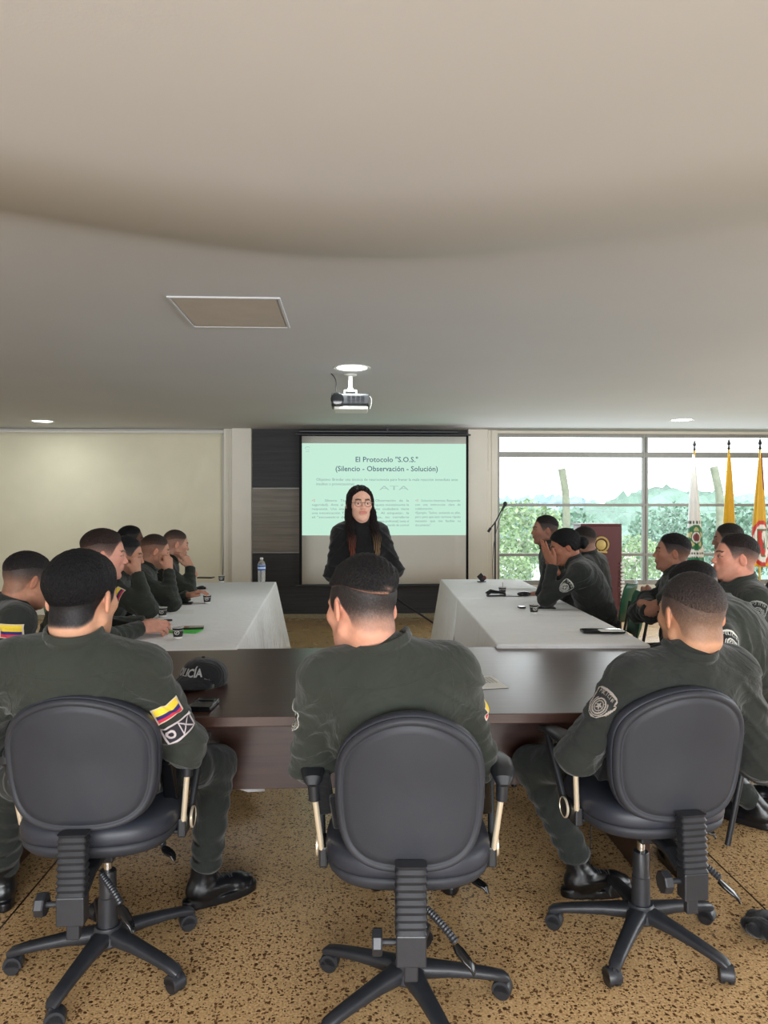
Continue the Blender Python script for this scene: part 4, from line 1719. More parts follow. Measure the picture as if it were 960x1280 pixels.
lg.tube([(lx - .02, -.008, lz - .015), (lx + .03, -.008, lz - .015)], .003, 5)
lg.tube([(lx - .02, -.008, lz - .04), (lx + .03, -.008, lz - .04)], .003, 5)
lg.build('slide_logo', M['ink3'], sl)
# ------------------------------------------------------------------ tables and cloths
m, n, l, p = new_mat('table_linen')
tc = n.new('ShaderNodeTexCoord')
t1 = n.new('ShaderNodeTexNoise'); t1.inputs['Scale'].default_value = 2.2; t1.inputs['Detail'].default_value = 5
mp = n.new('ShaderNodeMapping'); mp.inputs['Scale'].default_value = (1, 3, 1)
l.new(tc.outputs['Object'], mp.inputs['Vector']); l.new(mp.outputs['Vector'], t1.inputs['Vector'])
t2 = n.new('ShaderNodeTexNoise'); t2.inputs['Scale'].default_value = 14; t2.inputs['Detail'].default_value = 8
l.new(mp.outputs['Vector'], t2.inputs['Vector'])
ad = n.new('ShaderNodeMath'); ad.operation = 'ADD'
l.new(t1.outputs['Fac'], ad.inputs[0]); l.new(t2.outputs['Fac'], ad.inputs[1])
b = n.new('ShaderNodeBump'); b.inputs['Strength'].default_value = .8; b.inputs['Distance'].default_value = .02
l.new(ad.outputs['Value'], b.inputs['Height']); l.new(b.outputs['Normal'], p.inputs['Normal'])
p.inputs['Base Color'].default_value = (*lin(243, 244, 245), 1)
p.inputs['Roughness'].default_value = .7
p.inputs['Sheen Weight'].default_value = .1
M['linen'] = m
M['table_top'] = mat('folding_table_plastic', lin(215, 214, 208), .45)


def frame_from(nr, fr, width, side):
    """near corner, far corner of the inner edge; side=-1: table extends to the left"""
    u = unit([fr[0] - nr[0], fr[1] - nr[1], 0])
    s = np.array([u[1], -u[0], 0]) * side
    return u, s


def cloth(name, label, o, u, s, L, Wd, z, drop, flare=.12, corner=.02, seed=1, group=None, cat='tablecloth', drops=None, parent=None):
    """rounded rectangular cloth: top plus hanging sides. o = corner, u along, s across"""
    rnd = random.Random(seed)
    ph = [rnd.random() * 6 for _ in range(4)]
    pts = []
    per = 2 * (L + Wd)
    N = int(per / .022)
    def rect(t):
        t %= per
        if t < L: return np.array([t, 0.]), np.array([0., -1.]), t, L, 0
        t -= L
        if t < Wd: return np.array([L, t]), np.array([1., 0.]), t, Wd, 1
        t -= Wd
        if t < L: return np.array([L - t, Wd]), np.array([0., 1.]), t, L, 2
        t -= L
        return np.array([0., Wd - t]), np.array([-1., 0.]), t, Wd, 3
    rows = [(-.1, 0), (-.012, 0), (-.004, .0015), (.001, .006), (.002, .012)] + [(.0, q) for q in np.linspace(.05, 1, 16)]
    V = []
    ctr2 = np.array([L / 2, Wd / 2])
    for ri, (inn, dz) in enumerate(rows):
        for k in range(N):
            t = per * k / N
            P2, nn, tl, LL, side = rect(t)
            dr = drop if drops is None else drops[side]
            ce = min(tl, LL - tl)
            cn = math.exp(-ce / .09)
            sg = np.sign(P2 - ctr2)
            diag = unit(sg)
            if ri < 5:
                q2 = P2 + (ctr2 - P2) * max(-inn, 0) / .5 * 1.0 + nn * max(inn, 0)
                zz = z - dz
            else:
                f = dz
                amp = .018 * f ** .8
                wv = math.sin(t * 2 * math.pi / .16 + ph[0] + 1.5 * math.sin(t * 5 + ph[1])) + .5 * math.sin(t * 2 * math.pi / .07 + ph[2])
                q2 = P2 + nn * (.004 + amp * (wv + 1.2) * (1 - cn) + .03 * f) * min(1, dr / .3) + diag * flare * cn * f * min(1, dr / .4)
                zz = z - .012 - (dr - .012) * f - (.05 * cn * f * (dr > .3)) + .012 * math.sin(t * 6 + ph[3]) * f * (dr > .3)
            w3 = o + u * q2[0] + s * q2[1]
            V.append((w3[0], w3[1], max(zz, .012)))
    F = []
    for i in range(len(rows) - 1):
        for k in range(N):
            F.append((i * N + k, i * N + (k + 1) % N, (i + 1) * N + (k + 1) % N, (i + 1) * N + k))
    F.append(tuple(range(N - 1, -1, -1)))
    ob = mesh_obj(name, V, F, M['linen'], None, (o[0], o[1], 0), thick=.0015)
    tag(ob, label, cat, group)
    return ob


def folding_table(label, o, u, s, L, Wd, z, group=None):
    q = empty('folding_table', (o[0], o[1], 0), label, 'table', group=group)
    def P(a, b_, zz): return u * a + s * b_ + np.array([0, 0, zz])
    mb = MB()
    R = np.stack([u, s, np.array([0, 0, 1.0])], 1)
    mb.box(P(L / 2, Wd / 2, z - .018), (L - .008, Wd - .008, .034), R)
    mb.build('tabletop', M['table_top'], q, smooth=False, bevel=.006)
    for a in (.12, L - .12):
        for c in (.1, Wd - .1):
            MB().cyl(P(a, c, 0), P(a, c, z - .035), .014, n=10).build('leg', M['steel_dark'], q)
    return q


ZL = .75
nrL, frL = WZ(296, 811, ZL), WZ(345, 727, ZL)
uL, sL = frame_from(nrL, frL, .8, -1)
LL_ = np.linalg.norm((frL - nrL)[:2])
h2 = LL_ / 2
for i, lab in enumerate(['white folding table under the left cloth, half nearer the wooden desk', 'white folding table under the left cloth, half nearer the back wall']):
    folding_table(lab, nrL + uL * h2 * i + uL * .01 + sL * .01, uL, sL, h2 - .02, .78, ZL - .006, 'folding tables under the left cloth')
cloth('tablecloth', 'white linen cloth over the left row of tables, hanging almost to the floor', nrL, uL, sL, LL_, .82, ZL, .62, flare=.16, seed=3)

ZR = .765
flR, nlR = WZ(551, 724, ZR), WZ(622, 805.5, ZR)
uR, sR = frame_from(nlR, flR, .75, 1)
d1 = np.linalg.norm((WZ(597, 769, ZR) - nlR)[:2])
d2 = np.linalg.norm((WZ(577, 748, ZR) - nlR)[:2])
d3 = np.linalg.norm((flR - nlR)[:2])
segs = [(0, d1, 'white cloth on the right table nearest the wooden desk, black notebook on it', 5, .0),
        (d1, d2, 'white cloth in the middle of the right row of tables, under a dark coffee cup', 6, .0),
        (d2, d3, 'white cloth on the farthest table of the right row, by the microphone stand', 8, .0)]
for i, (a, b_, lab, sd, _) in enumerate(segs):
    base = nlR + uR * a
    base[2] = 0
    folding_table(['white folding table of the right row standing against the wooden desk', 'white folding table in the middle of the right row', 'white folding table at the far end of the right row'][i],
                  base + uR * .006 + sR * .006, uR, sR, b_ - a - .012, .76, ZR - .006 - .002 * (i == 1), 'folding tables of the right row')
    # sides: 0 inner edge (towards the aisle), 1 far, 2 outer, 3 near
    dr = [.60, .03, .35, .026] if i == 0 else ([.62, .03, .4, .03] if i == 1 else [.62, .6, .4, .03])
    cloth('tablecloth', lab, base, uR, sR, b_ - a, .77, ZR + (.0 if i != 1 else -.002), .6, flare=.10 if i == 2 else .02, seed=sd, drops=dr, group=None)

# wooden desk
ZD = .745
A_ = WZ(480, 894, ZD); B_ = WZ(480, 809.5, ZD)
dn, df = A_[1], B_[1]
xd0, xd1 = -1.72, 1.50
dk = empty('wooden_desk', ((xd0 + xd1) / 2, (dn + df) / 2, 0), 'long dark brown wooden desk across the foreground with a glossy top', 'desk')
ox, oy = (xd0 + xd1) / 2, (dn + df) / 2
MB().box((0, 0, ZD - .0175), (xd1 - xd0, df - dn, .035)).build('desktop', M['desk'], dk, smooth=False, bevel=.003)
zp = .345
MB().box((0, dn - oy + .42, (zp + ZD - .035) / 2), (xd1 - xd0 - .2, .025, ZD - .035 - zp)).build('modesty_panel', M['desk'], dk, smooth=False, bevel=.002)
for x in (-1, 1):
    MB().box((x * ((xd1 - xd0) / 2 - .35), .1, (ZD - .035) / 2), (.035, df - dn - .45, ZD - .035)).build('leg', M['desk'], dk, smooth=False, bevel=.002)

# ------------------------------------------------------------------ office chairs
def back_outline(w, h, a, e=2.7, taper=.13):
    ca, sa = math.cos(a), math.sin(a)
    e = 2.7 - .6 * sa
    x = w / 2 * abs(ca) ** (2 / e) * (1 if ca >= 0 else -1)
    z = h / 2 * abs(sa) ** (2 / e) * (1 if sa >= 0 else -1)
    zn = z / (h / 2)
    x *= 1 - taper * (zn * .5 + .5) ** 1.3 + .03 * math.sin(zn * 3)
    return x, z


def office_chair(loc, rz, label, base_rot=0.0, w=.44, h=.42, zb_=.72, recline=8, wb_taper=.13):
    q = empty('office_chair', loc, label, 'chair', rz, group='black office chairs in the foreground')
    # backrest
    def loft(rings, n=64):
        V = []
        for sc_x, sc_z, y, rot in rings:
            for k in range(n):
                a = 2 * math.pi * k / n
                x, z = back_outline(w, h, a, taper=wb_taper)
                x *= sc_x; z *= sc_z
                yy = y - .0 + 1.1 * x * x - .22 * (z + .05) ** 2
                V.append((x, yy, z))
        F = []
        for i in range(len(rings) - 1):
            for k in range(n):
                F.append((i * n + k, i * n + (k + 1) % n, (i + 1) * n + (k + 1) % n, (i + 1) * n + k))
        F.append(tuple(range(n - 1, -1, -1)))
        F.append(tuple((len(rings) - 1) * n + k for k in range(n)))
        return V, F
    Rb = rotm(math.radians(recline))
    def place(V): return (np.array(V) @ Rb.T + np.array([0, -.255, zb_]))
    # rear shell: flat panel, groove, raised rolled rim
    rr = [(.03, .03, -.030, 0), (.4, .4, -.031, 0), (.8, .8, -.030, 0), (.885, .88, -.0285, 0), (.9, .895, -.024, 0), (.915, .91, -.0285, 0), (.945, .94, -.032, 0), (.975, .972, -.030, 0), (.993, .992, -.022, 0), (1, 1, -.012, 0)]
    V, F = loft(rr)
    bo = mesh_obj('backrest', place(V), F, M['vinyl_panel'], q)
    rr = [(1.0, 1.0, -.016, 0), (1.012, 1.012, -.008, 0), (1.014, 1.014, .006, 0), (1.0, 1.0, .022, 0), (.95, .95, .038, 0), (.8, .8, .05, 0), (.5, .5, .055, 0), (.03, .03, .056, 0)]
    V, F = loft(rr)
    mesh_obj('back_cushion', place(V), F, M['vinyl'], bo)
    # seat
    def seat_ring(s_, z, n=64, e=2.9):
        V = []
        for k in range(n):
            a = 2 * math.pi * k / n
            ca, sa = math.cos(a), math.sin(a)
            x = .235 * abs(ca) ** (2 / e) * np.sign(ca) * s_
            y = .225 * abs(sa) ** (2 / e) * np.sign(sa) * s_
            zz = z - .25 * max(y - .1, 0) ** 1.5
            V.append((x, y, zz))
        return V
    def seat(rings):
        V = []
        n = 64
        for s_, z in rings: V += seat_ring(s_, z)
        F = []
        for i in range(len(rings) - 1):
            for k in range(n):
                F.append((i * n + k, i * n + (k + 1) % n, (i + 1) * n + (k + 1) % n, (i + 1) * n + k))
        F.append(tuple(range(n - 1, -1, -1))); F.append(tuple((len(rings) - 1) * n + k for k in range(n)))
        return V, F
    V, F = seat([(.9, .472), (.985, .474), (1.0, .485), (1.0, .505), (.97, .522), (.88, .533), (.5, .537), (.05, .537)])
    so_ = mesh_obj('seat', V, F, M['vinyl'], q)
    V, F = seat([(.05, .43), (.8, .43), (.92, .436), (.975, .452), (.99, .472), (.9, .4735)])
    mesh_obj('seat_shell', V, F, M['vinyl_panel'], so_)
    # mechanism, J bar, bellows
    mb = MB().box((0, .02, .415), (.16, .24, .03)).box((0, -.0, .385), (.08, .16, .05))
    mb.sweep([(0, -.06, .4), (0, -.2, .395), (0, -.262, .37)], .06, .03)
    me_ = mb.build('tilt_mechanism', M['black_plastic'], q, smooth=False, bevel=.005)
    yb = -.305
    n_b = 9
    bl = MB()
    pts, ws, hs = [], [], []
    for i in range(n_b * 2 + 1):
        t = i / (n_b * 2)
        z = .385 + t * .165
        pts.append((0, yb + .012 * t, z))
        k = .0 if i % 2 else 1.0
        ws.append(.072 + .010 * k); hs.append(.040 + .010 * k)
    bl.sweep(pts, ws, hs, up=(0, -1, 0), e=7, n=24)
    bl.build('bellows', M['base_plastic'], q, sharp=25)
    MB().box((0, yb, .345), (.076, .046, .08)).box((0, yb + .01, .285), (.036, .022, .06)).build('back_bar_cover', M['base_plastic'], q, smooth=False, bevel=.004)
    kb = MB()
    Rk = rotm(0, math.radians(90), 0)
    pr = [(0, 0), (.03, 0), (.033, .004), (.033, .022), (.03, .026), (0, .026)]
    kb.lathe(pr, c=(-.098, yb + .005, .355), R=Rk, n=8)
    kb.cyl((-.08, yb + .005, .355), (-.03, yb + .005, .355), .008)
    kb.build('height_knob', M['base_plastic'], q, sharp=20)
    # gas column
    gc = MB().lathe([(.036, .085), (.036, .1), (.031, .105), (.029, .22), (.027, .222), (.026, .3), (.024, .303), (0, .303)])
    gc.build('gas_column_cover', M['base_plastic'], q)
    MB().lathe([(.013, .3), (.013, .375), (0, .375)]).build('piston', M['chrome'], q)
    # levers with ribbed sleeves
    for (s0, s1) in (((.045, -.2, .385), (.155, -.29, .285)), ((.12, .02, .405), (.22, -.07, .375))):
        s0, s1 = np.array(s0), np.array(s1)
        dv = s1 - s0
        pth = [s0 + dv * t + np.array([0, 0, .012]) * math.sin(math.pi * t) for t in np.linspace(0, .66, 27)]
        lv = MB().tube(pth, [.009 + (.002 if i % 2 else 0) for i in range(27)], 10)
        lo_ = lv.build('lever', M['base_plastic'], q)
        MB().sweep([s0 + dv * .64, s0 + dv * .74, s0 + dv * .9, s0 + dv * 1.0, s0 + dv * 1.06 - np.array([0, 0, .012])], [.018, .03, .03, .022, .01], [.014, .014, .012, .01, .005]).build('paddle', M['black_gloss'], lo_)
    # star base
    for k in range(5):
        a = base_rot + 2 * math.pi * k / 5 - rz
        d = np.array([math.cos(a), math.sin(a), 0])
        path = [d * r_ + np.array([0, 0, z_]) for r_, z_ in ((.0, .102), (.05, .1), (.12, .094), (.19, .085), (.25, .075), (.285, .066), (.298, .058))]
        lg_ = MB().sweep(path, [.07, .062, .05, .046, .042, .04, .03], [.045, .045, .036, .03, .027, .027, .02], n=16)
        lg_.build('leg', M['base_plastic'], q)
        cst = MB()
        a2 = a + SEED.uniform(-1.2, 1.2)
        dd = np.array([math.cos(a2), math.sin(a2), 0])
        sd_ = np.array([-dd[1], dd[0], 0])
        cc_ = d * .295
        cst.cyl(cc_ + [0, 0, .045], cc_ + [0, 0, .064], .008, n=10)
        hd = cc_ - dd * .012
        Rw = np.stack([dd, np.array([0, 0, 1.0]), sd_], 1)
        # hood: half disc between and over the wheels
        prof = []
        for (rr_, hz_) in ((0, -.021), (.0275, -.021), (.029, -.017), (.029, .017), (.0275, .021), (0, .021)):
            prof.append((rr_, hz_))
        n_ = 20
        V = []
        for r_, z_ in prof:
            for k2 in range(n_):
                an = math.pi * (-.08 + 1.16 * k2 / (n_ - 1))
                V.append(hd + [0, 0, .029] + dd * r_ * math.cos(an) + np.array([0, 0, 1.0]) * r_ * math.sin(an) + sd_ * z_)
        F = [(i * n_ + k2, i * n_ + k2 + 1, (i + 1) * n_ + k2 + 1, (i + 1) * n_ + k2) for i in range(len(prof) - 1) for k2 in range(n_ - 1)]
        cst.add(V, F)
        co_ = cst.build('caster', M['base_plastic'], q)
        for qz in (-1, 1):
            MB().lathe([(0, -.008), (.022, -.008), (.0255, -.005), (.0255, .005), (.022, .008), (0, .008)], c=hd + sd_ * qz * .013 + np.array([0, 0, .0258]), R=Rw, n=24).build('wheel', M['rubber'], co_)
    MB().lathe([(.0, .075), (.05, .075), (.058, .085), (.056, .11), (.042, .122), (.038, .13), (0, .13)], n=30).build('hub', M['base_plastic'], q)
    # armrests
    for s_ in (-1, 1):
        x = s_ * .268
        pad = MB().sweep([(x, -.10, .675), (x, -.09, .688), (x + s_ * .004, -.05, .698), (x + s_ * .008, .03, .7), (x + s_ * .004, .12, .69), (x, .19, .672), (x, .215, .658)],
                         [.03, .052, .07, .072, .06, .046, .03], [.02, .034, .038, .034, .028, .024, .014], e=2.5, n=20)
        ar = pad.build('armrest', M['black_plastic'], q)
        MB().cyl((x, -.075, .69), (x - s_ * .003, -.073, .625), .019, .016).build('collar', M['black_plastic'], ar)
        MB().cyl((x - s_ * .003, -.073, .64), (x - s_ * .022, -.045, .465), .0088, n=14).build('tube', M['gold'], ar)
        MB().sweep([(x, .17, .672), (x - s_ * .004, .135, .62), (x - s_ * .01, .085, .54), (x - s_ * .016, .04, .46)], [.016, .02, .02, .02], [.022, .024, .026, .03]).build('front_strut', M['black_plastic'], ar)
        MB().box((x - s_ * .026, -.005, .452), (.026, .1, .06)).box((x - s_ * .07, -.005, .432), (.1, .06, .012)).build('bracket', M['black_plastic'], ar, smooth=False, bevel=.006)
        Rd = rotm(0, math.radians(90 * s_), 0)
        MB().lathe([(0, 0), (.028, 0), (.031, .006), (.0, .009)], c=(x - s_ * .008, .018, .46), R=Rd).build('cap', M['black_plastic'], ar)
        MB().lathe([(.030, -.002), (.034, .001), (.0345, .006), (.031, .008), (.029, .004), (.030, -.002)], c=(x - s_ * .008, .018, .46), R=Rd).build('rim', M['gold'], ar)
    return q


def Wf(px, py, d, z=0.0):
    a = W(px, py, d)
    return (a[0], a[1], z)
cyaw = YAW
chB = office_chair(Wf(509, 1224, 2.17), cyaw, 'black office chair in the middle of the foreground row', base_rot=math.radians(4) + YAW, w=.42, h=.43, zb_=.722, wb_taper=.17)
chA = office_chair(Wf(135, 1174, 2.35), cyaw + math.radians(3), 'black office chair at the left of the foreground row', base_rot=math.radians(44) + YAW, w=.455, h=.40, zb_=.735, wb_taper=.13)
chC = office_chair(Wf(801, 1140, 2.48), cyaw + math.radians(9), 'black office chair turned slightly left at the right of the foreground row', base_rot=math.radians(20) + YAW, w=.45, h=.42, zb_=.715, wb_taper=.13)

# ------------------------------------------------------------------ green plastic chairs
M['green'] = mat('green_plastic', lin(20, 92, 66), .38, noise=(12, .06))
def green_chair(loc, rz, label, seat_z=.44):
    q = empty('plastic_chair', loc, label, 'chair', rz, group='green plastic chairs with black legs')
    def shell(rings):
        V = []
        n = 28
        for (c, hw, curve) in rings:
            for k in range(n):
                t = -1 + 2 * k / (n - 1)
                V.append((hw * t, c[0] + curve * t * t, c[1] + curve * .3 * t * t))
        F = [(i * n + k, i * n + k + 1, (i + 1) * n + k + 1, (i + 1) * n + k) for i in range(len(rings) - 1) for k in range(n - 1)]
        return V, F
    V, F = shell([((.24, seat_z - .03), .18, -.02), ((.22, seat_z), .2, -.02), ((.1, seat_z + .004), .215, 0), ((-.05, seat_z - .006), .215, 0), ((-.16, seat_z), .21, .0), ((-.205, seat_z + .03), .205, .02)])
    mesh_obj('seat', V, F, M['green'], q, thick=.008)
    V, F = shell([((-.21, seat_z + .12), .19, .035), ((-.235, seat_z + .2), .21, .045), ((-.255, seat_z + .3), .212, .05), ((-.272, seat_z + .38), .2, .05), ((-.28, seat_z + .42), .165, .045)])
    mesh_obj('backrest', V, F, M['green'], q, thick=.008)
    for s_ in (-1, 1):
        MB().tube([(s_ * .17, .14, seat_z - .012), (s_ * .2, .22, .008)], .0125, 12).build('leg', M['black_plastic'], q)
        MB().tube([(s_ * .17, -.1, seat_z - .012), (s_ * .2, -.25, .008)], .0125, 12).build('leg', M['black_plastic'], q)
        MB().tube([(s_ * .16, .14, seat_z - .014), (s_ * .165, -.14, seat_z - .012), (s_ * .17, -.215, seat_z + .05), (s_ * .17, -.26, seat_z + .3)], .010, 10).build('back_support', M['black_plastic'], q)
    return q

# ------------------------------------------------------------------ outside the window: hills, fence, posts, buildings
M['hill'] = mat('haze_tinted_wooded_hillside', lin(130, 158, 144), .95, noise=(.06, .35), bump=(.25, 1.0, 2.0))  # both hill colours lightened towards blue to stand in for aerial haze
M['hill_far'] = mat('haze_tinted_far_wooded_hillside', lin(152, 176, 186), .95, noise=(.03, .25), bump=(.15, 1.0, 3.0))
M['leaf'] = mat('haze_paled_leaves', lin(154, 175, 134), .8, noise=(2.5, .4))  # both leaf colours paled, the haze is put into the base colour
M['leaf2'] = mat('haze_paled_leaves_dark', lin(126, 156, 136), .8, noise=(2.5, .4))
M['concrete'] = mat('fence_concrete', lin(136, 140, 122), .9, noise=(9, .2))
M['wire'] = mat('galvanised_wire', lin(150, 155, 155), .5, .4)
rs = np.random.RandomState(4)
def hill(name, label, y, x0, x1, hfun, depth, mm, z0=-12, nx=150, ny=26, bump=1.2):
    X, T = np.meshgrid(np.linspace(x0, x1, nx), np.linspace(0, 1, ny), indexing='ij')
    Hh = hfun(X)
    Z = z0 + (Hh - z0) * np.sin(np.clip(T, 0, 1) * math.pi / 2) ** .8
    Y = y + depth * T
    Z = Z + bump * (np.sin(X * .9 + 3 * np.sin(Y * .31)) * np.sin(Y * .7 + X * .2) + .6 * rs.randn(*X.shape) * .7)
    V = np.stack([X, Y, Z], -1).reshape(-1, 3)
    idx = np.arange(X.size).reshape(X.shape)
    F = np.stack([idx[:-1, :-1], idx[1:, :-1], idx[1:, 1:], idx[:-1, 1:]], -1).reshape(-1, 4)
    o = mesh_obj(name, V, F, M[mm])
    return tag(o, kind='structure')
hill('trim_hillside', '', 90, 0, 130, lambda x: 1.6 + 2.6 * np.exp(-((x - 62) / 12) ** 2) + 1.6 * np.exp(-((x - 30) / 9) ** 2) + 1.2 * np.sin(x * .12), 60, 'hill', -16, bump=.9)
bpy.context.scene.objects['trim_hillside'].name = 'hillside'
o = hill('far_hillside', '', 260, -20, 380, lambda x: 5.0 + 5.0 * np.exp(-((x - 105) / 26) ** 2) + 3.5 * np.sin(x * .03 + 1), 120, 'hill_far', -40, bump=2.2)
tag(MB().box((40, 60, -6.1), (260, 100, .2)).build('ground_outside', M['hill'], smooth=False), kind='structure')

def foliage(V0, r, cnt, size, seed):
    rr_ = np.random.RandomState(seed)
    V, F = [], []
    for i in range(cnt):
        d = rr_.randn(3); d /= np.linalg.norm(d)
        c = np.array(V0) + d * np.array(r) * (.55 + .5 * rr_.rand())
        a = unit(rr_.randn(3)); b_ = unit(np.cross(a, rr_.randn(3)))
        s_ = size * (.6 + .8 * rr_.rand())
        k = len(V)
        V += [c - a * s_, c + b_ * s_ * .5, c + a * s_, c - b_ * s_ * .5]
        F.append((k, k + 1, k + 2, k + 3))
    return V, F
tree_lab = ['pale green tree beyond the fence, seen beside the microphone stand', 'rounded green tree beyond the fence, left of the lectern',
            'bright tree beyond the fence, right of the lectern', 'green tree beyond the fence, behind the white flag', 'green tree beyond the fence between the two yellow flags',
            'low bush beyond the fence near the window corner']
for i, (px, py, d, r, mm) in enumerate([(655, 668, 26, 1.5, 'leaf'), (705, 676, 30, 1.7, 'leaf2'), (792, 700, 24, 1.0, 'leaf'), (838, 672, 34, 1.9, 'leaf2'), (930, 676, 30, 1.8, 'leaf2'), (632, 715, 20, .8, 'leaf')]):
    c = W(px, py, d)
    q = empty('tree', (c[0], c[1], 0), tree_lab[i], 'tree', group='trees beyond the fence')
    V, F = foliage((0, 0, c[2]), (r, r, r * .8), 1700, .11 * r / 1.5, i)
    mesh_obj('foliage', V, F, M[mm], q, smooth=False)
    MB().cyl((0, 0, -6), (0, 0, c[2] - r * .2), .14, .08, n=8).build('trunk', M['concrete'], q)

# chain-link fence with leaning concrete posts and barbed wire
yf = 13.5
def fx(px): return float(WY(px, 640, yf)[0])
def fz(py): return float(WY(700, py, yf)[2])
fq = empty('security_fence', (fx(600), yf, 0), 'chain link fence with leaning concrete posts and barbed wire outside the window', 'fence')
fo = np.array([fx(600), yf, 0])
mesh_ = MB()
x0, x1 = fx(560) - fo[0], fx(1060) - fo[0]
za_, zb_2 = -1.0, fz(640)
st = .14
k = 0
H_ = zb_2 - za_
x = x0 - H_
wires = MB()
while x < x1:
    for sg in (1, -1):
        a = (x if sg > 0 else x + H_)
        wires.tube([(a, 0, za_), (a + sg * H_, 0, zb_2)], .0028, 3, caps=False)
    x += st
wires.build('chain_link', M['wire'], fq, smooth=False)
for zz in (fz(640), fz(630), fz(612), fz(590)):
    pts = [(x, .02 * math.sin(x * 3 + zz), zz + .03 * math.sin(x * 2.3 + zz * 7)) for x in np.linspace(x0, x1, 60)]
    bw = MB().tube(pts, .004, 4, caps=False)
    for x in np.arange(x0, x1, .22):
        bw.tube([(x - .03, 0, zz - .025), (x + .03, 0, zz + .03)], .003, 3)
        bw.tube([(x - .03, 0, zz + .03), (x + .03, 0, zz - .02)], .003, 3)
    bw.build('barbed_wire', M['wire'], fq, smooth=False)
for (pb, pt_, py) in ((708, 702, 586), (900, 892, 583), (1090, 1082, 583), (520, 514, 584)):
    pth = [(fx(pb) - fo[0], 0, -6), (fx(pb) - fo[0], 0, fz(640)), (fx(pb - 1) - fo[0], 0, fz(615)), (fx(pt_) - fo[0], 0, fz(py))]
    MB().sweep(pth, .12, .12, up=(0, 1, 0), e=5).build('post', M['concrete'], fq)
# low buildings in the valley
M['bwall'] = mat('building_wall', lin(225, 222, 215), .8, noise=(2, .06))
M['broof'] = mat('building_roof', lin(175, 165, 155), .8, noise=(4, .15))
M['bwin'] = mat('building_window', lin(110, 120, 125), .3)
bl_lab = ['pale low building in the valley beside the mic stand', 'white building beyond the fence left of the lectern', 'white building right of the lectern', 'grey roofed building behind the far right flags', 'long pale building low in the valley']
for i, (px, py, d, w_, h_) in enumerate([(650, 700, 60, 4.5, 3.2), (700, 702, 70, 6, 3.5), (797, 704, 60, 5.0, 3.6), (846, 688, 80, 6.5, 2.6), (655, 680, 105, 15, 2.2)]):
    c = W(px, py, d)
    q = empty('building', (c[0], c[1], 0), bl_lab[i], 'building', group='buildings in the valley')
    MB().box((0, 0, c[2] - h_ / 2), (w_, 5, h_)).build('wall', M['bwall'], q, smooth=False)
    MB().prism([(-w_ / 2 - .2, c[2]), (w_ / 2 + .2, c[2]), (0, c[2] + h_ * .3)], -2.8, 2.8)
    r_ = MB().add([(-w_ / 2 - .2, -2.8, c[2]), (w_ / 2 + .2, -2.8, c[2]), (0, -2.8, c[2] + h_ * .28), (-w_ / 2 - .2, 2.8, c[2]), (w_ / 2 + .2, 2.8, c[2]), (0, 2.8, c[2] + h_ * .28)],
                  [(0, 1, 2), (5, 4, 3), (0, 3, 4, 1), (1, 4, 5, 2), (2, 5, 3, 0)])
    r_.build('roof', M['broof'], q, smooth=False)
    k = max(3, int(w_ / 1.3))
    for j in range(k):
        for zz in (.35, .75):
            MB().box((-w_ / 2 + (j + .5) * w_ / k, -2.52, c[2] - h_ * zz), (.6, .06, .7)).build('window', M['bwin'], q, smooth=False)
# ------------------------------------------------------------------ flags, lectern, microphone stand
M['flagcloth'] = attr_mat('flag_satin', .5, noise_amt=.03, noise_scale=20, sheen=.2)
M['brass'] = mat('brass', lin(190, 160, 80), .3, 1.0)


def flag(px, py_top, py_bot, wpx, d, label, paint, seed, cat='flag'):
    b0 = W(px, py_top, d)
    zt = b0[2]
    zb = W(px, py_bot, d)[2]
    wb = wpx * d / FPX / 2
    q = empty('flag', (b0[0], b0[1], 0), label, cat, group='flags on poles by the window')
    nz, na = 110, 120
    rnd = random.Random(seed)
    ph = [rnd.random() * 6 for _ in range(3)]
    V, C = [], []
    for i in range(nz):
        t = i / (nz - 1)
        z = zt - .05 - (zt - .05 - zb) * t
        r = .016 + (wb - .016) * (t ** .85)
        for k in range(na):
            a = 2 * math.pi * k / na
            fold = 1 + (.10 + .16 * t) * math.sin(5 * a + ph[0] + 1.2 * t) + .08 * t * math.sin(11 * a + ph[1])
            x, y = r * math.cos(a) * (.93 + .1 * (fold - 1)), r * .62 * math.sin(a) * fold
            V.append((x + .008 * math.sin(3 * t + ph[2]), y, z))
        xs_ = np.array([V[-na + k][0] for k in range(na)])
        C.append(paint(xs_ / wb, np.full(na, (zt - z) / (zt - zb)), np.sin(2 * math.pi * np.arange(na) / na) < .2))
    F = [(i * na + k, (i + 1) * na + k, (i + 1) * na + (k + 1) % na, i * na + (k + 1) % na) for i in range(nz - 1) for k in range(na)]
    F.append(tuple(range(na)))
    F.append(tuple((nz - 1) * na + k for k in range(na - 1, -1, -1)))
    mesh_obj('cloth', V, F, M['flagcloth'], q, col=np.concatenate(C))
    MB().cyl((0, 0, .05), (0, 0, zt + .01), .012).build('pole', M['brass'], q)
    MB().lathe([(0, 0), (.17, 0), (.17, .015), (.05, .05), (.025, .07), (.02, .12), (0, .12)], n=28).build('base', M['brass'], q)
    MB().lathe([(.012, zt), (.018, zt + .012), (.012, zt + .03), (.008, zt + .05), (.02, zt + .06), (.017, zt + .085), (.004, zt + .125), (0, zt + .13)], n=14).build('finial', M['steel_dark'], q)
    return q


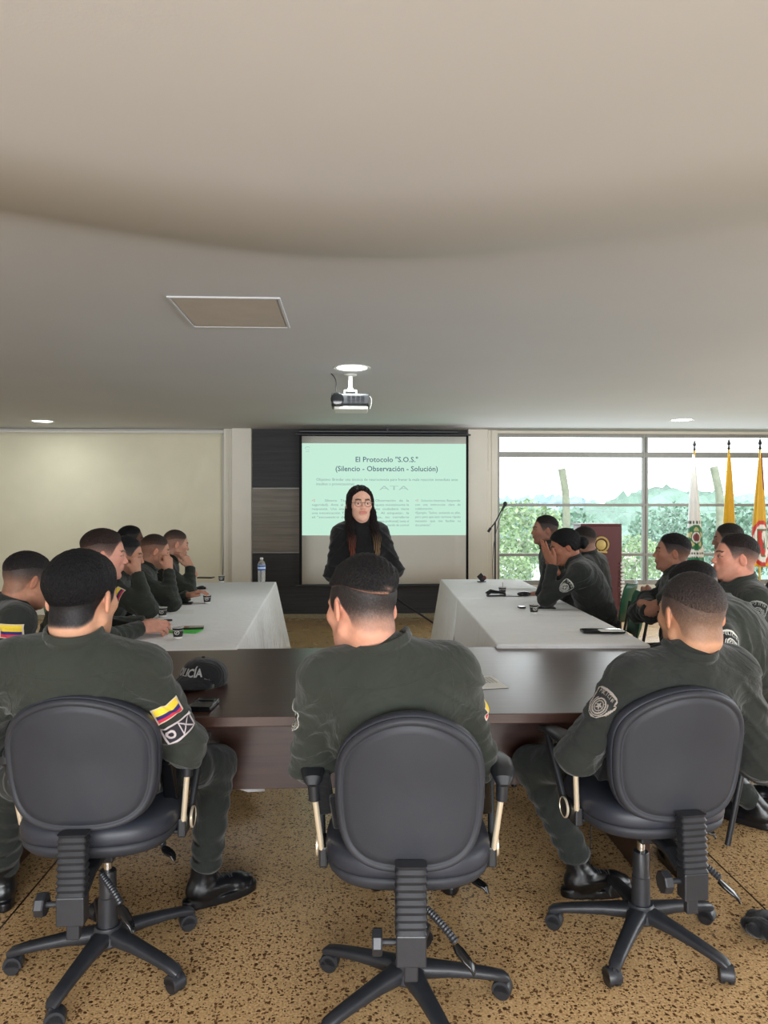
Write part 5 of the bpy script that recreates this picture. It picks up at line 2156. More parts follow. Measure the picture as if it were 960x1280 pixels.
def pf_white(x, t, front):
    c = np.tile(np.array(lin(225, 226, 224)), (len(x), 1))
    g, dk, w, gold = lin(28, 105, 62), lin(60, 80, 62), lin(220, 222, 218), lin(190, 185, 130)
    y = (t - .79) / .12
    r = np.hypot(x * .95, y)
    c[(np.abs(y + 1.15) < .12) & (np.abs(x) < .95) & (np.sin(x * 20) > -.4)] = dk
    c[r < .95] = g
    th = np.arctan2(y, x)
    c[(r < .62 + .16 * np.cos(5 * (th + math.pi / 2)))] = gold
    c[(r < .5)] = g
    c[(r < .4)] = w
    c[(r < .3)] = lin(120, 60, 60)
    c[(np.abs(y - 1.2) < .09) & (np.sin(x * 26) > -.3) & (np.abs(x) < .85)] = dk
    c[(np.abs(y - 1.5) < .08) & (np.sin(x * 30 + 1) > -.3) & (np.abs(x) < .6)] = dk
    c[t > .985] = g
    c[(t > 1.0)] = g
    return c


def pf_white2(x, t, front):
    c = pf_white(x, t * 1.04, front)
    c[t > .93] = lin(18, 120, 82)
    return c


def pf_yellow(x, t, front):
    c = np.tile(np.array(lin(214, 164, 20)), (len(x), 1))
    r = np.hypot(x * .9, (t - .93) / .13)
    c[(r < 1.2)] = lin(60, 60, 120)
    c[(r < 1.12)] = lin(200, 50, 40)
    c[(r < .9)] = lin(225, 180, 40)
    return c


def pf_yellow3(x, t, front):
    c = np.tile(np.array(lin(212, 162, 22)), (len(x), 1))
    red, w, g = lin(196, 52, 40), lin(228, 226, 215), lin(40, 90, 60)
    y = (t - .80) / .19
    r = np.hypot(x, y)
    c[(r < 1.04) & (np.abs(y) < 1.02)] = red
    c[(r < .84)] = w
    sh = (np.abs(x - .05) < .52 - .45 * np.clip(y, 0, 1)) & (np.abs(y + .02) < .62)
    c[sh] = lin(110, 100, 60)
    s2 = (np.abs(x - .05) < .42 - .4 * np.clip(y, 0, 1)) & (np.abs(y + .02) < .52)
    c[s2] = red
    c[s2 & (x - .05 > .15 * np.sin(y * 5))] = w
    c[(np.abs(x - .1) < .24 * (y + .35)) & (y > -.35) & (y < .25)] = g
    c[(t < .34) & (x > .02 + .35 * t)] = lin(120, 30, 36)
    return c


flag(868, 563, 706, 24, 8.9, 'furled white flag with a green round emblem and green foot, on a pole', pf_white2, 1)
flag(911, 562, 722, 24, 8.7, 'furled plain yellow flag with a red and blue crest low down, middle of the three', pf_yellow, 2)
flag(950, 562, 708, 25, 8.3, 'furled yellow flag with a dark red ribbon and a large red ringed shield', pf_yellow3, 3)

# lectern
M['maroon'] = mat('lectern_maroon', lin(84, 22, 26), .45, noise=(5, .1))
dL = 8.5
a, b_ = W(725, 655, dL), W(777, 655, dL)
lc = (a + b_) / 2
wl = b_[0] - a[0]
q = empty('lectern', (lc[0], lc[1], 0), 'dark red lectern with a round gold emblem in front of the window', 'lectern')
zt = a[2]
MB().prism([(-wl / 2, -.02), (wl / 2, -.02), (wl / 2 - .03, .36), (-wl / 2 + .03, .36)], .06, zt - .02).build('body', M['maroon'], q, smooth=False, bevel=.006)
MB().box((0, .16, .03), (wl + .06, .46, .06)).build('plinth', M['maroon'], q, smooth=False, bevel=.006)
MB().box((0, .17, zt - .008), (wl - .002, .38, .022)).build('reading_top', M['maroon'], q, smooth=False, bevel=.004)
em = MB()
ec = W(750.5, 681, dL) - np.array([lc[0], lc[1], 0])
Re = rotm(math.radians(90))
ec[1] = -.028
em.lathe([(.052, -.004), (.058, 0), (.052, .004)], c=ec, R=Re, n=28)
em.lathe([(0, -.004), (.03, -.004), (.032, 0), (0, .002)], c=ec, R=Re, n=20)
for k in range(22):
    an = math.radians(-70 + 320 * k / 21 + 0) + math.radians(0)
    an = math.radians(-60) + math.radians(300) * k / 21
    r_ = .082
    c_ = ec + np.array([r_ * math.cos(an), 0, r_ * math.sin(an) + .004])
    em.ell(c_, (.019, .010, .010), rotm(0, -an - math.pi / 2 + .5, 0), n=8, m=6)
em.sweep([ec + [-.07, 0, -.085], ec + [0, -.002, -.078], ec + [.07, 0, -.085]], .01, .02)
em.sweep([ec + [-.02, -.004, .0], ec + [.02, -.004, .0]], .008, .05)
em.build('emblem', mat('emblem_gold', lin(196, 172, 104), .5, .25), q)
sl_ = MB()
for i in range(12):
    sl_.box((wl / 2 - .0, -.035, .35 + i * .043), (.045, .03, .02))
sl_.build('side_louvre', M['white_plastic'], q, smooth=False, bevel=.002)

# microphone stand
dm = 8.9
mb_ = W(619, 700, dm)
q = empty('microphone_stand', (mb_[0], mb_[1], 0), 'black boom microphone stand with cable standing beside the window', 'microphone stand')
def rel(px, py, dd=0.0):
    v = W(px, py, dm + dd); return v - np.array([mb_[0], mb_[1], 0])
for an in (90, 210, 330):
    MB().tube([(0, 0, .12), (.28 * math.cos(math.radians(an)), .28 * math.sin(math.radians(an)), .01)], .01, 8).build('leg', M['black_plastic'], q)
MB().cyl((0, 0, .08), rel(619, 652), .011).build('pole', M['black_plastic'], q)
bo_ = MB().tube([rel(612, 662), rel(619, 653), rel(628, 636)], .008, 8)
bo_.cyl(rel(610, 665), rel(613.5, 660), .016)
bo_.build('boom', M['steel_dark'], q)
mc = MB().cyl(rel(627, 638), rel(631, 631.5), .011, .018)
mc.ell(rel(631.5, 630), (.026, .026, .03))
mc.build('microphone', M['black_plastic'], q)
MB().tube(bez(rel(630, 635), rel(619, 660, -.03), rel(613, 690, -.03), rel(617, 735, -.03), 16), .004, 6).build('cable', M['black_plastic'], q)

# ------------------------------------------------------------------ small things on the tables
M['paper_cup'] = mat('printed_paper_cup', lin(30, 30, 32), .5)
M['cup_white'] = mat('cup_white', lin(230, 228, 222), .5)
M['coffee'] = mat('coffee', lin(38, 22, 14), .15)
def cup(px, py, z, label, h=.062, white_low=True, stir=False, logo=True):
    c = WZ(px, py, z)
    q = empty('paper_cup', (c[0], c[1], z), label, 'cup', group='small dark paper coffee cups')
    r0, r1 = h * .36, h * .5
    MB().lathe([(0, .0), (r0, 0), (r0 + (r1 - r0) * .18, h * .18)], n=24).build('foot', M['cup_white'], q)
    MB().lathe([(r0 + (r1 - r0) * .18, h * .18), (r1 - .001, h * .94)], n=24).build('sleeve', M['paper_cup'], q)
    MB().lathe([(r1 - .001, h * .94), (r1 + .0015, h), (r1 - .001, h * 1.005), (r1 - .003, h * .97), (r0 + (r1 - r0) * .7, h * .7)], n=24).build('rim', M['cup_white'], q)
    MB().lathe([(0, h * .72), (r0 + (r1 - r0) * .7, h * .715), (0, h * .715)], n=20).build('coffee', M['coffee'], q)
    if logo:
        rr_ = r0 + (r1 - r0) * .55
        lg = MB()
        for k in range(14):
            a = 2 * math.pi * k / 14
            x, zz = .012 * math.cos(a), h * .55 + .010 * math.sin(a)
            x2, z2 = .012 * math.cos(a + .45), h * .55 + .010 * math.sin(a + .45)
            f_ = lambda x_, z_: (x_, -math.sqrt(max((r0 + (r1 - r0) * z_ / h + .0008) ** 2 - x_ * x_, 0)), z_)
            lg.tube([f_(x, zz), f_(x2, z2)], .0016, 5)
        lg.tube([f_(-.005, h * .5), f_(.002, h * .56), f_(-.002, h * .58), f_(.005, h * .62)], .0018, 5)
        lg.build('logo', M['cup_white'], q)
    if stir:
        MB().cyl((.004, 0, h * .6), (.002, .003, h * 1.6), .0018, n=6).build('stirrer', M['coffee'], q)
    return q
cup(222.5, 798, ZL + .003, 'small black coffee cup beside the green folder on the left table')
cup(203, 771, ZL + .003, 'small coffee cup just beyond the clasped hands on the left table')
cup(259, 754, ZL + .003, 'small printed coffee cup with a round white logo, middle of the left table')
cup(277, 727.5, ZL + .003, 'small coffee cup at the far left corner of the left table')
cup(667.5, 767, ZR + .003, 'small black coffee cup beside a black phone on the right table')
cup(628, 743.5, ZR + .003, 'small black coffee cup with a stirrer, farther along the right table', stir=True, logo=False)

def slab(name, px, py, z, size, rz, m, label, cat, group=None, extra=None, tilt=None):
    c = WZ(px, py, z)
    q = MB()
    w_, d_, t_ = size
    q.sweep([(0, -d_ / 2, t_ / 2), (0, -d_ / 2 + .003, t_ / 2), (0, d_ / 2 - .003, t_ / 2), (0, d_ / 2, t_ / 2)], [w_ - .006, w_, w_, w_ - .006], t_, e=8, n=28)
    o = q.build(name, m, None, (0, 0, 0))
    o.location = (c[0], c[1], z)
    o.rotation_euler = (0, 0, math.radians(rz))
    tag(o, label, cat, group)
    if extra:
        MB().box((0, 0, t_ + .0006), (w_ * .92, d_ * .94, .0012)).build('screen', extra, o, smooth=False)
    return o
zl = ZL + .003
zr = ZR + .003
M['greenf'] = mat('green_folder', lin(60, 200, 60), .5)
slab('folder', 232, 789, zl, (.17, .12, .006), -8, M['greenf'], 'bright green folder under a black phone on the left table', 'folder')
slab('mobile_phone', 238, 785.5, zl + .0065, (.15, .075, .009), 10, M['black_gloss'], 'black phone lying on the green folder', 'phone', extra=M['lens'])
slab('mobile_phone', 226, 755, zl, (.17, .08, .011), 3, M['black_gloss'], 'black phone lying flat in front of the officer resting a fist on his cheek', 'phone', extra=M['lens'])
slab('card', 210, 776, zl, (.05, .03, .008), 20, M['black_plastic'], 'small black key fob beside the cup near the clasped hands', 'key fob')
def sheet(px, py, z, w_, d_, rz, label, lines=0, group=None):
    c = WZ(px, py, z)
    o = MB().box((0, 0, .0006), (w_, d_, .0012)).build('paper_sheet', M['paper'], None, (0, 0, 0), smooth=False)
    o.location = (c[0], c[1], z); o.rotation_euler = (0, 0, math.radians(rz))
    tag(o, label, 'paper', group)
    if lines:
        mm = MB()
        for i in range(lines):
            t = i / lines
            for j in range(9):
                x0_ = -w_ * .42 + j * w_ * .094
                mm.box((x0_ + w_ * .035, d_ * .38 - t * d_ * .5, .0014), (w_ * (.05 + .03 * ((i * 7 + j * 3) % 3) / 2), .0022, .0004))
        mm.build('print', mat('printed_text', lin(120, 120, 118), .8), o, smooth=False)
    return o
sheet(206, 781, zl, .1, .07, 30, 'small white paper slip by the clasped hands on the left table')
sheet(228, 765, zl - .001, .15, .2, 12, 'white paper sheet lying on the left tablecloth')
sheet(645, 736, zr, .26, .1, 2, 'white paper strip on the far right table in front of the man at the window')
sheet(677, 761, zr, .14, .07, 2, 'white card under the phone on the right table')
slab('mobile_phone', 682, 760.5, zr + .0015, (.13, .06, .009), -4, M['black_gloss'], 'black phone lying beside the coffee cup on the right table', 'phone', extra=M['lens'])
slab('mobile_phone', 652, 760, zr, (.045, .045, .012), 10, M['black_gloss'], 'small round black gadget left of the coffee cup', 'gadget')
slab('notebook', 753, 790.5, zr, (.23, .085, .016), -3, M['black_gloss'], 'black covered notebook near the corner of the right table', 'notebook')
slab('notepad', 764, 788.5, zr + .0165, (.13, .06, .004), -3, M['paper'], 'white notepad lying on the black notebook', 'notepad')
# computer mouse, stapler and dispenser
c = WZ(655, 745, zr)
o = MB().ell((0, 0, .016), (.055, .032, .02)).build('computer_mouse', M['black_gloss'], None, (0, 0, 0))
o.location = (c[0], c[1], zr); tag(o, 'black computer mouse under the hand of the man by the window', 'mouse')
c = WZ(618, 745.5, zr)
q = empty('stapler', (c[0], c[1], zr), 'black stapler lying on the right tablecloth by the cup', 'stapler', rz=math.radians(8))
MB().sweep([(-.06, 0, .006), (.09, 0, .006)], .032, .012).build('base', M['black_plastic'], q)
MB().sweep([(-.065, 0, .02), (-.03, 0, .04), (.05, 0, .03), (.09, 0, .018)], [.03, .036, .03, .022], [.03, .034, .022, .012]).build('arm', M['black_gloss'], q)
c = WZ(638, 746, zr)
MBt = MB().tube(bez((-.05, 0, .004), (0, .03, .004), (.05, -.03, .004), (.1, .01, .004), 12), .0035, 6)
o = MBt.build('cable', M['black_plastic'], None, (0, 0, 0)); o.location = (c[0], c[1], zr); tag(o, 'short black cable trailing right of the stapler', 'cable')
c = WZ(602, 727.5, zr)
q = empty('tape_dispenser', (c[0], c[1], zr), 'small black angular card holder standing at the far right table corner', 'card holder', rz=math.radians(35))
MB().box((0, 0, .004), (.07, .05, .008)).box((0, 0, .04), (.055, .055, .055), rotm(math.radians(30), math.radians(38), 0)).build('holder', M['black_plastic'], q, smooth=False, bevel=.003)
MB().box((.0, -.035, .045), (.03, .004, .03), rotm(math.radians(30), math.radians(38), 0)).build('dark_red_card', M['maroon'], q, smooth=False)

# water bottle
c = WZ(327, 727, ZL + .003)
q = empty('water_bottle', (c[0], c[1], ZL + .003), 'clear plastic water bottle with a blue label at the far end of the left table', 'bottle')
m, n, l, p = new_mat('clear_plastic')
p.inputs['Base Color'].default_value = (.93, .96, .98, 1); p.inputs['Roughness'].default_value = .08; p.inputs['Transmission Weight'].default_value = .75; p.inputs['IOR'].default_value = 1.33
M['clear'] = m
M['blue_label'] = mat('blue_label', lin(40, 110, 200), .4)
pr = [(0, .002), (.03, 0), (.035, .008)]
for i in range(14):
    z = .012 + i * .0085
    pr.append((.0345 + .0014 * (i % 2), z))
pr += [(.036, .14), (.036, .165), (.03, .185), (.018, .2), (.0135, .208), (.0135, .214)]
MB().lathe(pr, n=28).build('body', M['clear'], q)
MB().lathe([(.0368, .11), (.0375, .112), (.0375, .155), (.0368, .157)], n=28).build('label_band', M['blue_label'], q)
MB().lathe([(.0378, .125), (.0378, .14)], n=28).build('label_stripe', M['cup_white'], q)
MB().lathe([(.0155, .212), (.0158, .214), (.0155, .229), (.013, .231), (0, .231)], n=18).build('cap', M['cup_white'], q)

# ------------------------------------------------------------------ things on the wooden desk
c = WZ(250, 857, ZD)
q = empty('police_cap', (c[0], c[1], ZD), 'black cap with grey lettering lying on the wooden desk', 'cap', rz=math.radians(-30))
cs = Shape()
cs.ell((0, .02, .028), (.088, .105, .082), k=0)
cs.ell((0, .02, .02), (.083, .1, .072), k=.004, op='s')
cs._add(lambda P: -P[..., 2] + .0, (-.3, -.3, -.1), (.3, .3, .3), .0, 'i')
cs.disp = lambda P: .0025 * np.sin(P[..., 0] * 40 + P[..., 1] * 26)
V, F = cs.mesh(.0035, lo=(-.11, -.11, -.02), hi=(.11, .15, .13))
cr = mesh_obj('crown', V, F, M['black_cloth'], q)
nb_ = 24
V = []
for t in np.linspace(0, 1, 12):
    for k in range(nb_):
        a = math.radians(200 + 140 * k / (nb_ - 1))
        r_ = 1 + .0 * t
        x = math.cos(a) * .082
        y = .02 + math.sin(a) * .095 - t * .075 * (math.sin(math.pi * k / (nb_ - 1)) ** .6)
        z = .026 + .03 * (1 - (x / .085) ** 2) * (1 - .25 * t) - .028 * t
        V.append((x, y, z))
F = [(i * nb_ + k, i * nb_ + k + 1, (i + 1) * nb_ + k + 1, (i + 1) * nb_ + k) for i in range(11) for k in range(nb_ - 1)]
mesh_obj('brim', V, F, M['black_cloth'], q, thick=.004)
MB().ell((0, .02, .11), (.008, .008, .004)).build('button', M['black_cloth'], cr)
V, F = text_mesh('POLICÍA', .042, bold=.0012, align='CENTER', width=.118)
ang = V[:, 0] / .088
zz = .052 + V[:, 1] * .95
dirs = np.stack([np.sin(ang), -np.cos(ang), np.zeros(len(V))], 1)
P0 = np.stack([np.zeros(len(V)), np.full(len(V), .02), zz], 1) + dirs * .2
cso = Shape(); cso.ell((0, .02, .028), (.088, .105, .082), k=0); cso.disp = cs.disp
P = cso.march(P0, -dirs) + dirs * .002
mesh_obj('lettering', P, F, mat('cap_lettering', lin(150, 150, 150), .6), cr, smooth=False, thick=.0015)

c = WZ(254, 884, ZD)
q = slab('wallet', 254, 884, ZD, (.085, .12, .018), -6, M['black_gloss'], 'dark wallet with a phone strap lying on the desk below the cap', 'wallet')
MB().box((.005, .03, .0195), (.055, .022, .003)).build('clip', M['steel_dark'], q, smooth=False, bevel=.001)
sheet(603, 853, ZD + .001, .15, .21, 8, 'printed white sheet on the wooden desk beside the middle man', lines=14)

# dark bundle on the floor at the far right
c = WZ(962, 1172, 0)
s = Shape()
for i in range(7):
    a = i * 2.4
    s.cap((.03 * math.cos(a), .04 * math.sin(a), .04), (.07 * math.cos(a + 1), .07 * math.sin(a + 1), .035 + .01 * (i % 3)), .03, .022, k=.02)
s.disp = lambda P: .004 * np.sin(P[..., 0] * 90 + 3 * np.sin(P[..., 1] * 60)) * np.sin(P[..., 2] * 80)
V, F = s.mesh(.006)
V[:, 2] -= V[:, 2].min() - .002
o = mesh_obj('cloth_bundle', V, F, M['black_cloth'], None, (0, 0, 0)); o.location = (c[0], c[1], 0)
tag(o, 'crumpled dark cloth bundle on the floor at the right edge', 'bundle')
# ------------------------------------------------------------------ the people
def Hd(px, py, d, s=1.0):
    return W(px, py, d) - np.array([0, 0, .119 * s])


def at_seat(ch, dx=0, dy=0, z=.6):
    l_ = np.array(ch.location)
    return np.array([l_[0] + dx, l_[1] + dy, z])


FLAG = dict(side='R', t=.33, w=.062, h=.042, paint=paint_flag, name='flag_patch')
UNIT = dict(side='R', t=.62, w=.085, h=.05, paint=paint_unit, name='unit_patch')
def SH(side='L', t=.4, w=.075, light=(176, 176, 168), **k):
    return dict(side=side, t=t, w=w, h=w * 1.18, paint=paint_shield(light), name='shield_patch', **k)

cam_f = np.array([math.sin(-YAW), math.cos(YAW), 0])
# -- front row
pA = person('person in olive uniform in the left office chair, flag patch on right sleeve',
            Hd(103, 691, 2.18, 1.12), W(120, 1000, 2.34) * [1, 1, 0] + [0, 0, .62], 0, hy=-14, hp=-4, head_s=1.12,
            arms={'R': dict(hand=W(196, 925, 2.50), pole=(.9, -.55, -.6), pose='grip', su=-.025), 'L': dict(hand=W(60, 925, 2.48), pole=(-.9, -.4, -.5), pose='grip')},
            feet={'R': dict(pos=W(256, 1085, 2.72), dir=(.85, .55), pole=(.5, .6, 1)), 'L': dict(pos=W(2, 1098, 2.72), dir=(-.5, .8), pole=(-.7, .6, 1))},
            tone=(196, 148, 120), hairc=(17, 17, 20), hair='thick', res=.006, fres=.003, shw=.208, jr=.02, seams=True, fade=(-.14, -.07), stub=.95, hump=.02, trap=.004, seed=1,
            patches=[dict(FLAG, w=.085, h=.052, t=.40, out=(.4, -.95, .1), n=44), dict(UNIT, w=.1, h=.055, t=.66, out=(.5, -.9, .1), n=64)])
pB = person('person in olive uniform in the middle office chair, side-parted hair, face turned left',
            Hd(452, 700, 2.10, 1.12), W(503, 1000, 2.19) * [1, 1, 0] + [0, 0, .615], 2, hy=34, hp=-12, head_s=1.12, hr=4,
            arms={'R': dict(hand=W(555, 915, 2.42), pole=(.45, -.5, -1), pose='grip', su=.0), 'L': dict(hand=W(430, 920, 2.42), pole=(-.5, -.5, -1), pose='grip', su=.0)},
            feet={'R': dict(pos=W(560, 1100, 2.85)), 'L': dict(pos=W(470, 1100, 2.9))},
            tone=(205, 150, 126), hairc=(26, 25, 26), hair='side', res=.006, fres=.003, shw=.2, nbx=.032, jr=.02, seams=True, fade=(-.055, .01), stub=.9, hump=.03, trap=.006, seed=2,
            patches=[dict(SH('L', .45, .08), out=(-1, -.05, .1)), dict(FLAG, t=.45, out=(1, -.1, 0))], jacket='uniform')
pC = person('person with shaved head in the right office chair, shield patch on left sleeve',
            Hd(864, 715, 2.34, 1.12), W(817, 1000, 2.54) * [1, 1, 0] + [0, 0, .60], 12, hy=10, hp=-2, head_s=1.12,
            arms={'R': dict(hand=W(885, 925, 2.6), pole=(.3, -.5, -.9), pose='grip'), 'L': dict(hand=W(770, 905, 2.50), pole=(-.75, -.35, -.55), pose='grip')},
            feet={'L': dict(pos=W(728, 1098, 2.78), dir=(.85, .1), pole=(-1.0, .7, 1.2)), 'R': dict(pos=W(850, 1080, 2.95), dir=(.1, 1))},
            tone=(190, 142, 112), hairc=(40, 36, 37), hair='buzz', res=.006, fres=.003, shw=.2, nbx=-.03, jr=.02, seams=True, fade=(-.08, .085), stub=.8, hump=.03, trap=.006, seed=3,
            patches=[dict(SH('L', .36, .085, (150, 142, 134)), out=(-.85, -.55, .1), n=64)], jacket='uniform_dark')

# -- left row
pD = person('person leaning in at the left edge, dark cropped hair, flag patch on the sleeve',
            Hd(35, 692, 3.3), W(-30, 900, 3.25) * [1, 1, 0] + [0, 0, .58], -55, hy=-42, hp=-14, tone=(168, 120, 96), hairc=(26, 24, 25), hair='crew', res=.009,
            arms={'R': dict(hand=W(60, 850, 3.35), pole=(-.2, -.8, -.9), su=.04), 'L': dict(hand=W(80, 810, 3.6), pole=(0, .5, -.9))},
            fade=(-.03, .06), patches=[dict(FLAG, w=.095, h=.06, t=.1, out=(.1, -.9, .3)), dict(SH('R', .42, .09, (110, 112, 108)), out=(.2, -.9, .1))], seed=4, jacket='uniform_dark', head_s=1.04)
pE = person('person with hands clasped on the left table, cropped brown hair, seen in profile',
            Hd(130, 663, 3.8, 1.05), W(62, 900, 3.85) * [1, 1, 0] + [0, 0, .6], -82, hy=-72, hp=-6, tone=(196, 142, 122), hairc=(38, 28, 25), hair='short', res=.009,
            arms={'R': dict(hand=W(177, 784, 4.0), pole=(-.3, -.6, -.9), pose='clasp', dir=(1, .25, .05), back=(.2, -.75, .65)),
                  'L': dict(hand=W(183, 780, 4.14), pole=(-.3, .6, -.9), pose='clasp', dir=(1, -.35, .0), back=(.2, .7, .7))},
            fade=(-.02, .07), beard=.2, seed=5, head_s=1.05)
pF = person('person half hidden beyond the man with clasped hands, hand at his face',
            Hd(158, 671, 4.75), W(118, 900, 4.8) * [1, 1, 0] + [0, 0, .58], -80, hy=-78, hp=-10, tone=(186, 136, 112), hairc=(24, 24, 26), hair='crew', res=.010,
            arms={'R': dict(hand=W(171, 716, 4.62), pole=(.5, -.5, -1), pose='fist', dir=(-.1, .1, 1), back=(.9, -.3, .2)),
                  'L': dict(hand=W(200, 775, 4.9), pole=(-.2, .5, -.9), pose='relaxed')},
            patches=[dict(FLAG, w=.09, h=.055, t=.35, out=(.1, -1, .1))], seed=6, fade=(-.03, .06))
pG = person('person with dark skin and black cropped hair sitting behind the left row',
            Hd(164, 657.5, 6.1), W(140, 900, 6.1) * [1, 1, 0] + [0, 0, .6], -80, hy=-74, hp=-2, tone=(92, 62, 50), hairc=(16, 15, 17), hair='crew', res=.012, fres=.005,
            fade=(-.05, .03), seed=7, jacket='uniform_dark')
pH = person('person resting his cheek on a fist at the left table, closely shaved sides',
            Hd(194, 668, 5.3), W(150, 900, 5.3) * [1, 1, 0] + [0, 0, .58], -78, hy=-66, hp=-12, tone=(186, 136, 112), hairc=(40, 33, 30), hair='buzz', res=.010,
            arms={'R': dict(hand=W(211, 712, 5.16), pole=(.4, -.6, -1), pose='fist', dir=(-.1, .15, 1), back=(.85, -.5, .1)),
                  'L': dict(hand=W(236, 744, 5.5), pole=(-.2, .4, -.9), pose='relaxed', back=(0, 0, 1))},
            fade=(-.01, .10), stub=.7, seed=8)
pI = person('person holding his chin at the far end of the left table, holding a phone',
            Hd(220, 662.5, 6.15), W(188, 900, 6.2) * [1, 1, 0] + [0, 0, .58], -78, hy=-64, hp=-10, tone=(184, 138, 116), hairc=(44, 36, 33), hair='buzz', res=.011,
            arms={'R': dict(hand=W(238, 708, 6.05), pole=(.4, -.5, -1), pose='relaxed', dir=(-.45, .1, .8), back=(.8, -.5, .3)),
                  'L': dict(hand=W(257, 739, 6.45), pole=(-.2, .3, -.9), pose='grip', dir=(1, .1, .0), back=(0, -.2, 1))},
            fade=(-.01, .10), stub=.65, seed=9)
c_ = W(253, 737, 6.4)
o = slab('mobile_phone', 254, 735, ZL + .1, (.14, .07, .01), -10, M['black_gloss'], 'black phone held in the hand of the farthest man on the left', 'phone', extra=M['lens'])
o.location = (c_[0] + .03, c_[1], ZL + .10)
wt = MB().lathe([(.031, -.012), (.034, -.01), (.034, .01), (.031, .012)], n=20)
T = pI['J']['L']
wd = unit(T[2] - T[1])
xx_ = unit(np.cross(wd, [0, 0, 1.0]))
Rw_ = np.stack([xx_, np.cross(wd, xx_), wd], 1)
mesh_obj('wristwatch', np.array(wt.v) @ Rw_.T * 1.15 + T[2] - wd * .01, wt.f, M['black_gloss'], pI['root'], pI['loc'])

# -- right row
pJ = person('person beside the window with a hand on the computer mouse, looking left',
            Hd(681, 644.5, 6.1), W(706, 900, 6.1) * [1, 1, 0] + [0, 0, .6], 78, hy=88, hp=0, tone=(150, 108, 90), hairc=(28, 24, 23), hair='crew', res=.011,
            arms={'L': dict(hand=W(675, 741, 5.86), pole=(.4, -.5, -.8), pose='relaxed', dir=(-1, -.1, -.08), back=(0, 0, 1)),
                  'R': dict(hand=W(678, 775, 6.3), pole=(.3, .3, -1), pose='relaxed')},
            patches=[dict(FLAG, side='R', w=.07, h=.045)], fade=(-.03, .06), seed=10, jacket='uniform_dark')
pK = person('person with black hair in a bun leaning forward, both hands covering her face',
            Hd(706, 662.5, 5.2), W(752, 900, 5.15) * [1, 1, 0] + [0, 0, .57], 76, hy=82, hp=-16, fem=True, tone=(150, 100, 78), hairc=(14, 13, 16), hair='bun', res=.009,
            arms={'L': dict(hand=W(691, 705, 5.1), pole=(.05, -.35, -1), pose='flat', dir=(-.45, .1, .85), back=(-.85, -.5, -.3)),
                  'R': dict(hand=W(686, 703, 5.3), pole=(-.2, .5, -1), pose='flat', dir=(-.4, .0, .9), back=(-.9, .4, -.3))},
            patches=[dict(SH('L', .45, .085, (190, 190, 182)), out=(-.1, -1, .1))], seed=11, hump=.03, jacket='uniform_dark', eyes=False)
pL = person('person mostly hidden behind the woman with the bun, looking away',
            Hd(729, 658, 5.95), W(748, 900, 6.0) * [1, 1, 0] + [0, 0, .58], 55, hy=52, hp=-6, tone=(160, 118, 98), hairc=(34, 30, 29), hair='buzz', res=.012, fres=.005,
            seed=12, fade=(-.04, .06), jacket='uniform_dark')
pM = person('person in profile with arms crossed, sitting right of the lectern',
            Hd(840, 667, 4.65), W(856, 900, 4.55) * [1, 1, 0] + [0, 0, .57], 78, hy=72, hp=3, tone=(156, 110, 90), hairc=(20, 18, 19), hair='crew', res=.009,
            arms={'L': dict(hand=W(806, 744, 4.84), pole=(-.6, -.7, -.8), pose='fist', su=.0, dir=(.2, 1, .1), back=(-1, 0, 0)),
                  'R': dict(hand=W(816, 757, 4.60), pole=(-.7, .6, -.8), pose='fist', dir=(.7, -.6, -.1), back=(-1, -.3, 0))},
            seed=13, fade=(-.02, .07), jacket='uniform_dark')
pN = person('person in three-quarter profile facing left, nearest the yellow flag with the ringed shield',
            Hd(919, 667.5, 3.72), W(948, 900, 3.8) * [1, 1, 0] + [0, 0, .58], 78, hy=80, hp=4, tone=(200, 142, 120), hairc=(28, 22, 21), hair='crew', res=.008, fres=.0035,
            arms={'L': dict(hand=W(880, 830, 3.7), pole=(-.2, -.6, -.9)), 'R': dict(hand=W(870, 800, 4.1), pole=(-.2, .5, -.9))},
            patches=[dict(SH('L', .2, .085, (140, 142, 136)), out=(-.35, -.95, .15))], seed=14, fade=(-.02, .07), beard=.15)
pO = person('person in front of the middle yellow flag, only the back of a cropped head showing',
            Hd(910, 654, 5.5), W(915, 900, 5.5) * [1, 1, 0] + [0, 0, .58], 60, hy=62, hp=-4, tone=(150, 112, 94), hairc=(36, 32, 31), hair='buzz', res=.012, fres=.005,
            seed=15, fade=(-.04, .06), jacket='uniform_dark')
pP = person('person at the right edge of the picture, only a shoulder with a pale badge showing',
            Hd(986, 655, 4.35), W(986, 900, 4.35) * [1, 1, 0] + [0, 0, .58], 72, hy=70, tone=(160, 118, 98), hairc=(30, 26, 25), hair='crew', res=.010, fres=.005,
            patches=[dict(SH('L', .25, .1, (200, 200, 192)), out=(-.7, -.7, .1))], seed=16, jacket='uniform_dark', eyes=False)
pQ = person('person leaning on the desk end beyond the right office chair, large shield patch',
            Hd(866, 702.5, 3.12), W(963, 900, 3.3) * [1, 1, 0] + [0, 0, .57], 62, hy=62, hp=-22, tone=(170, 124, 102), hairc=(22, 20, 21), hair='crew', res=.008, fres=.004,
            arms={'L': dict(hand=W(846, 850, 2.72), pole=(.5, -.8, -.8), sf=.02), 'R': dict(hand=W(850, 835, 3.2), pole=(.1, .6, -.9))},
            feet={'L': dict(pos=W(948, 1018, 3.38), dir=(-.4, .5), pole=(-1, .3, .8)), 'R': dict(pos=W(985, 1000, 3.6), dir=(-.6, .5), pole=(-1, .3, .8))},
            patches=[dict(SH('L', .22, .10, (212, 212, 205)), out=(.2, -1, .1), n=84)], seed=17, hump=.03, fade=(-.03, .06))

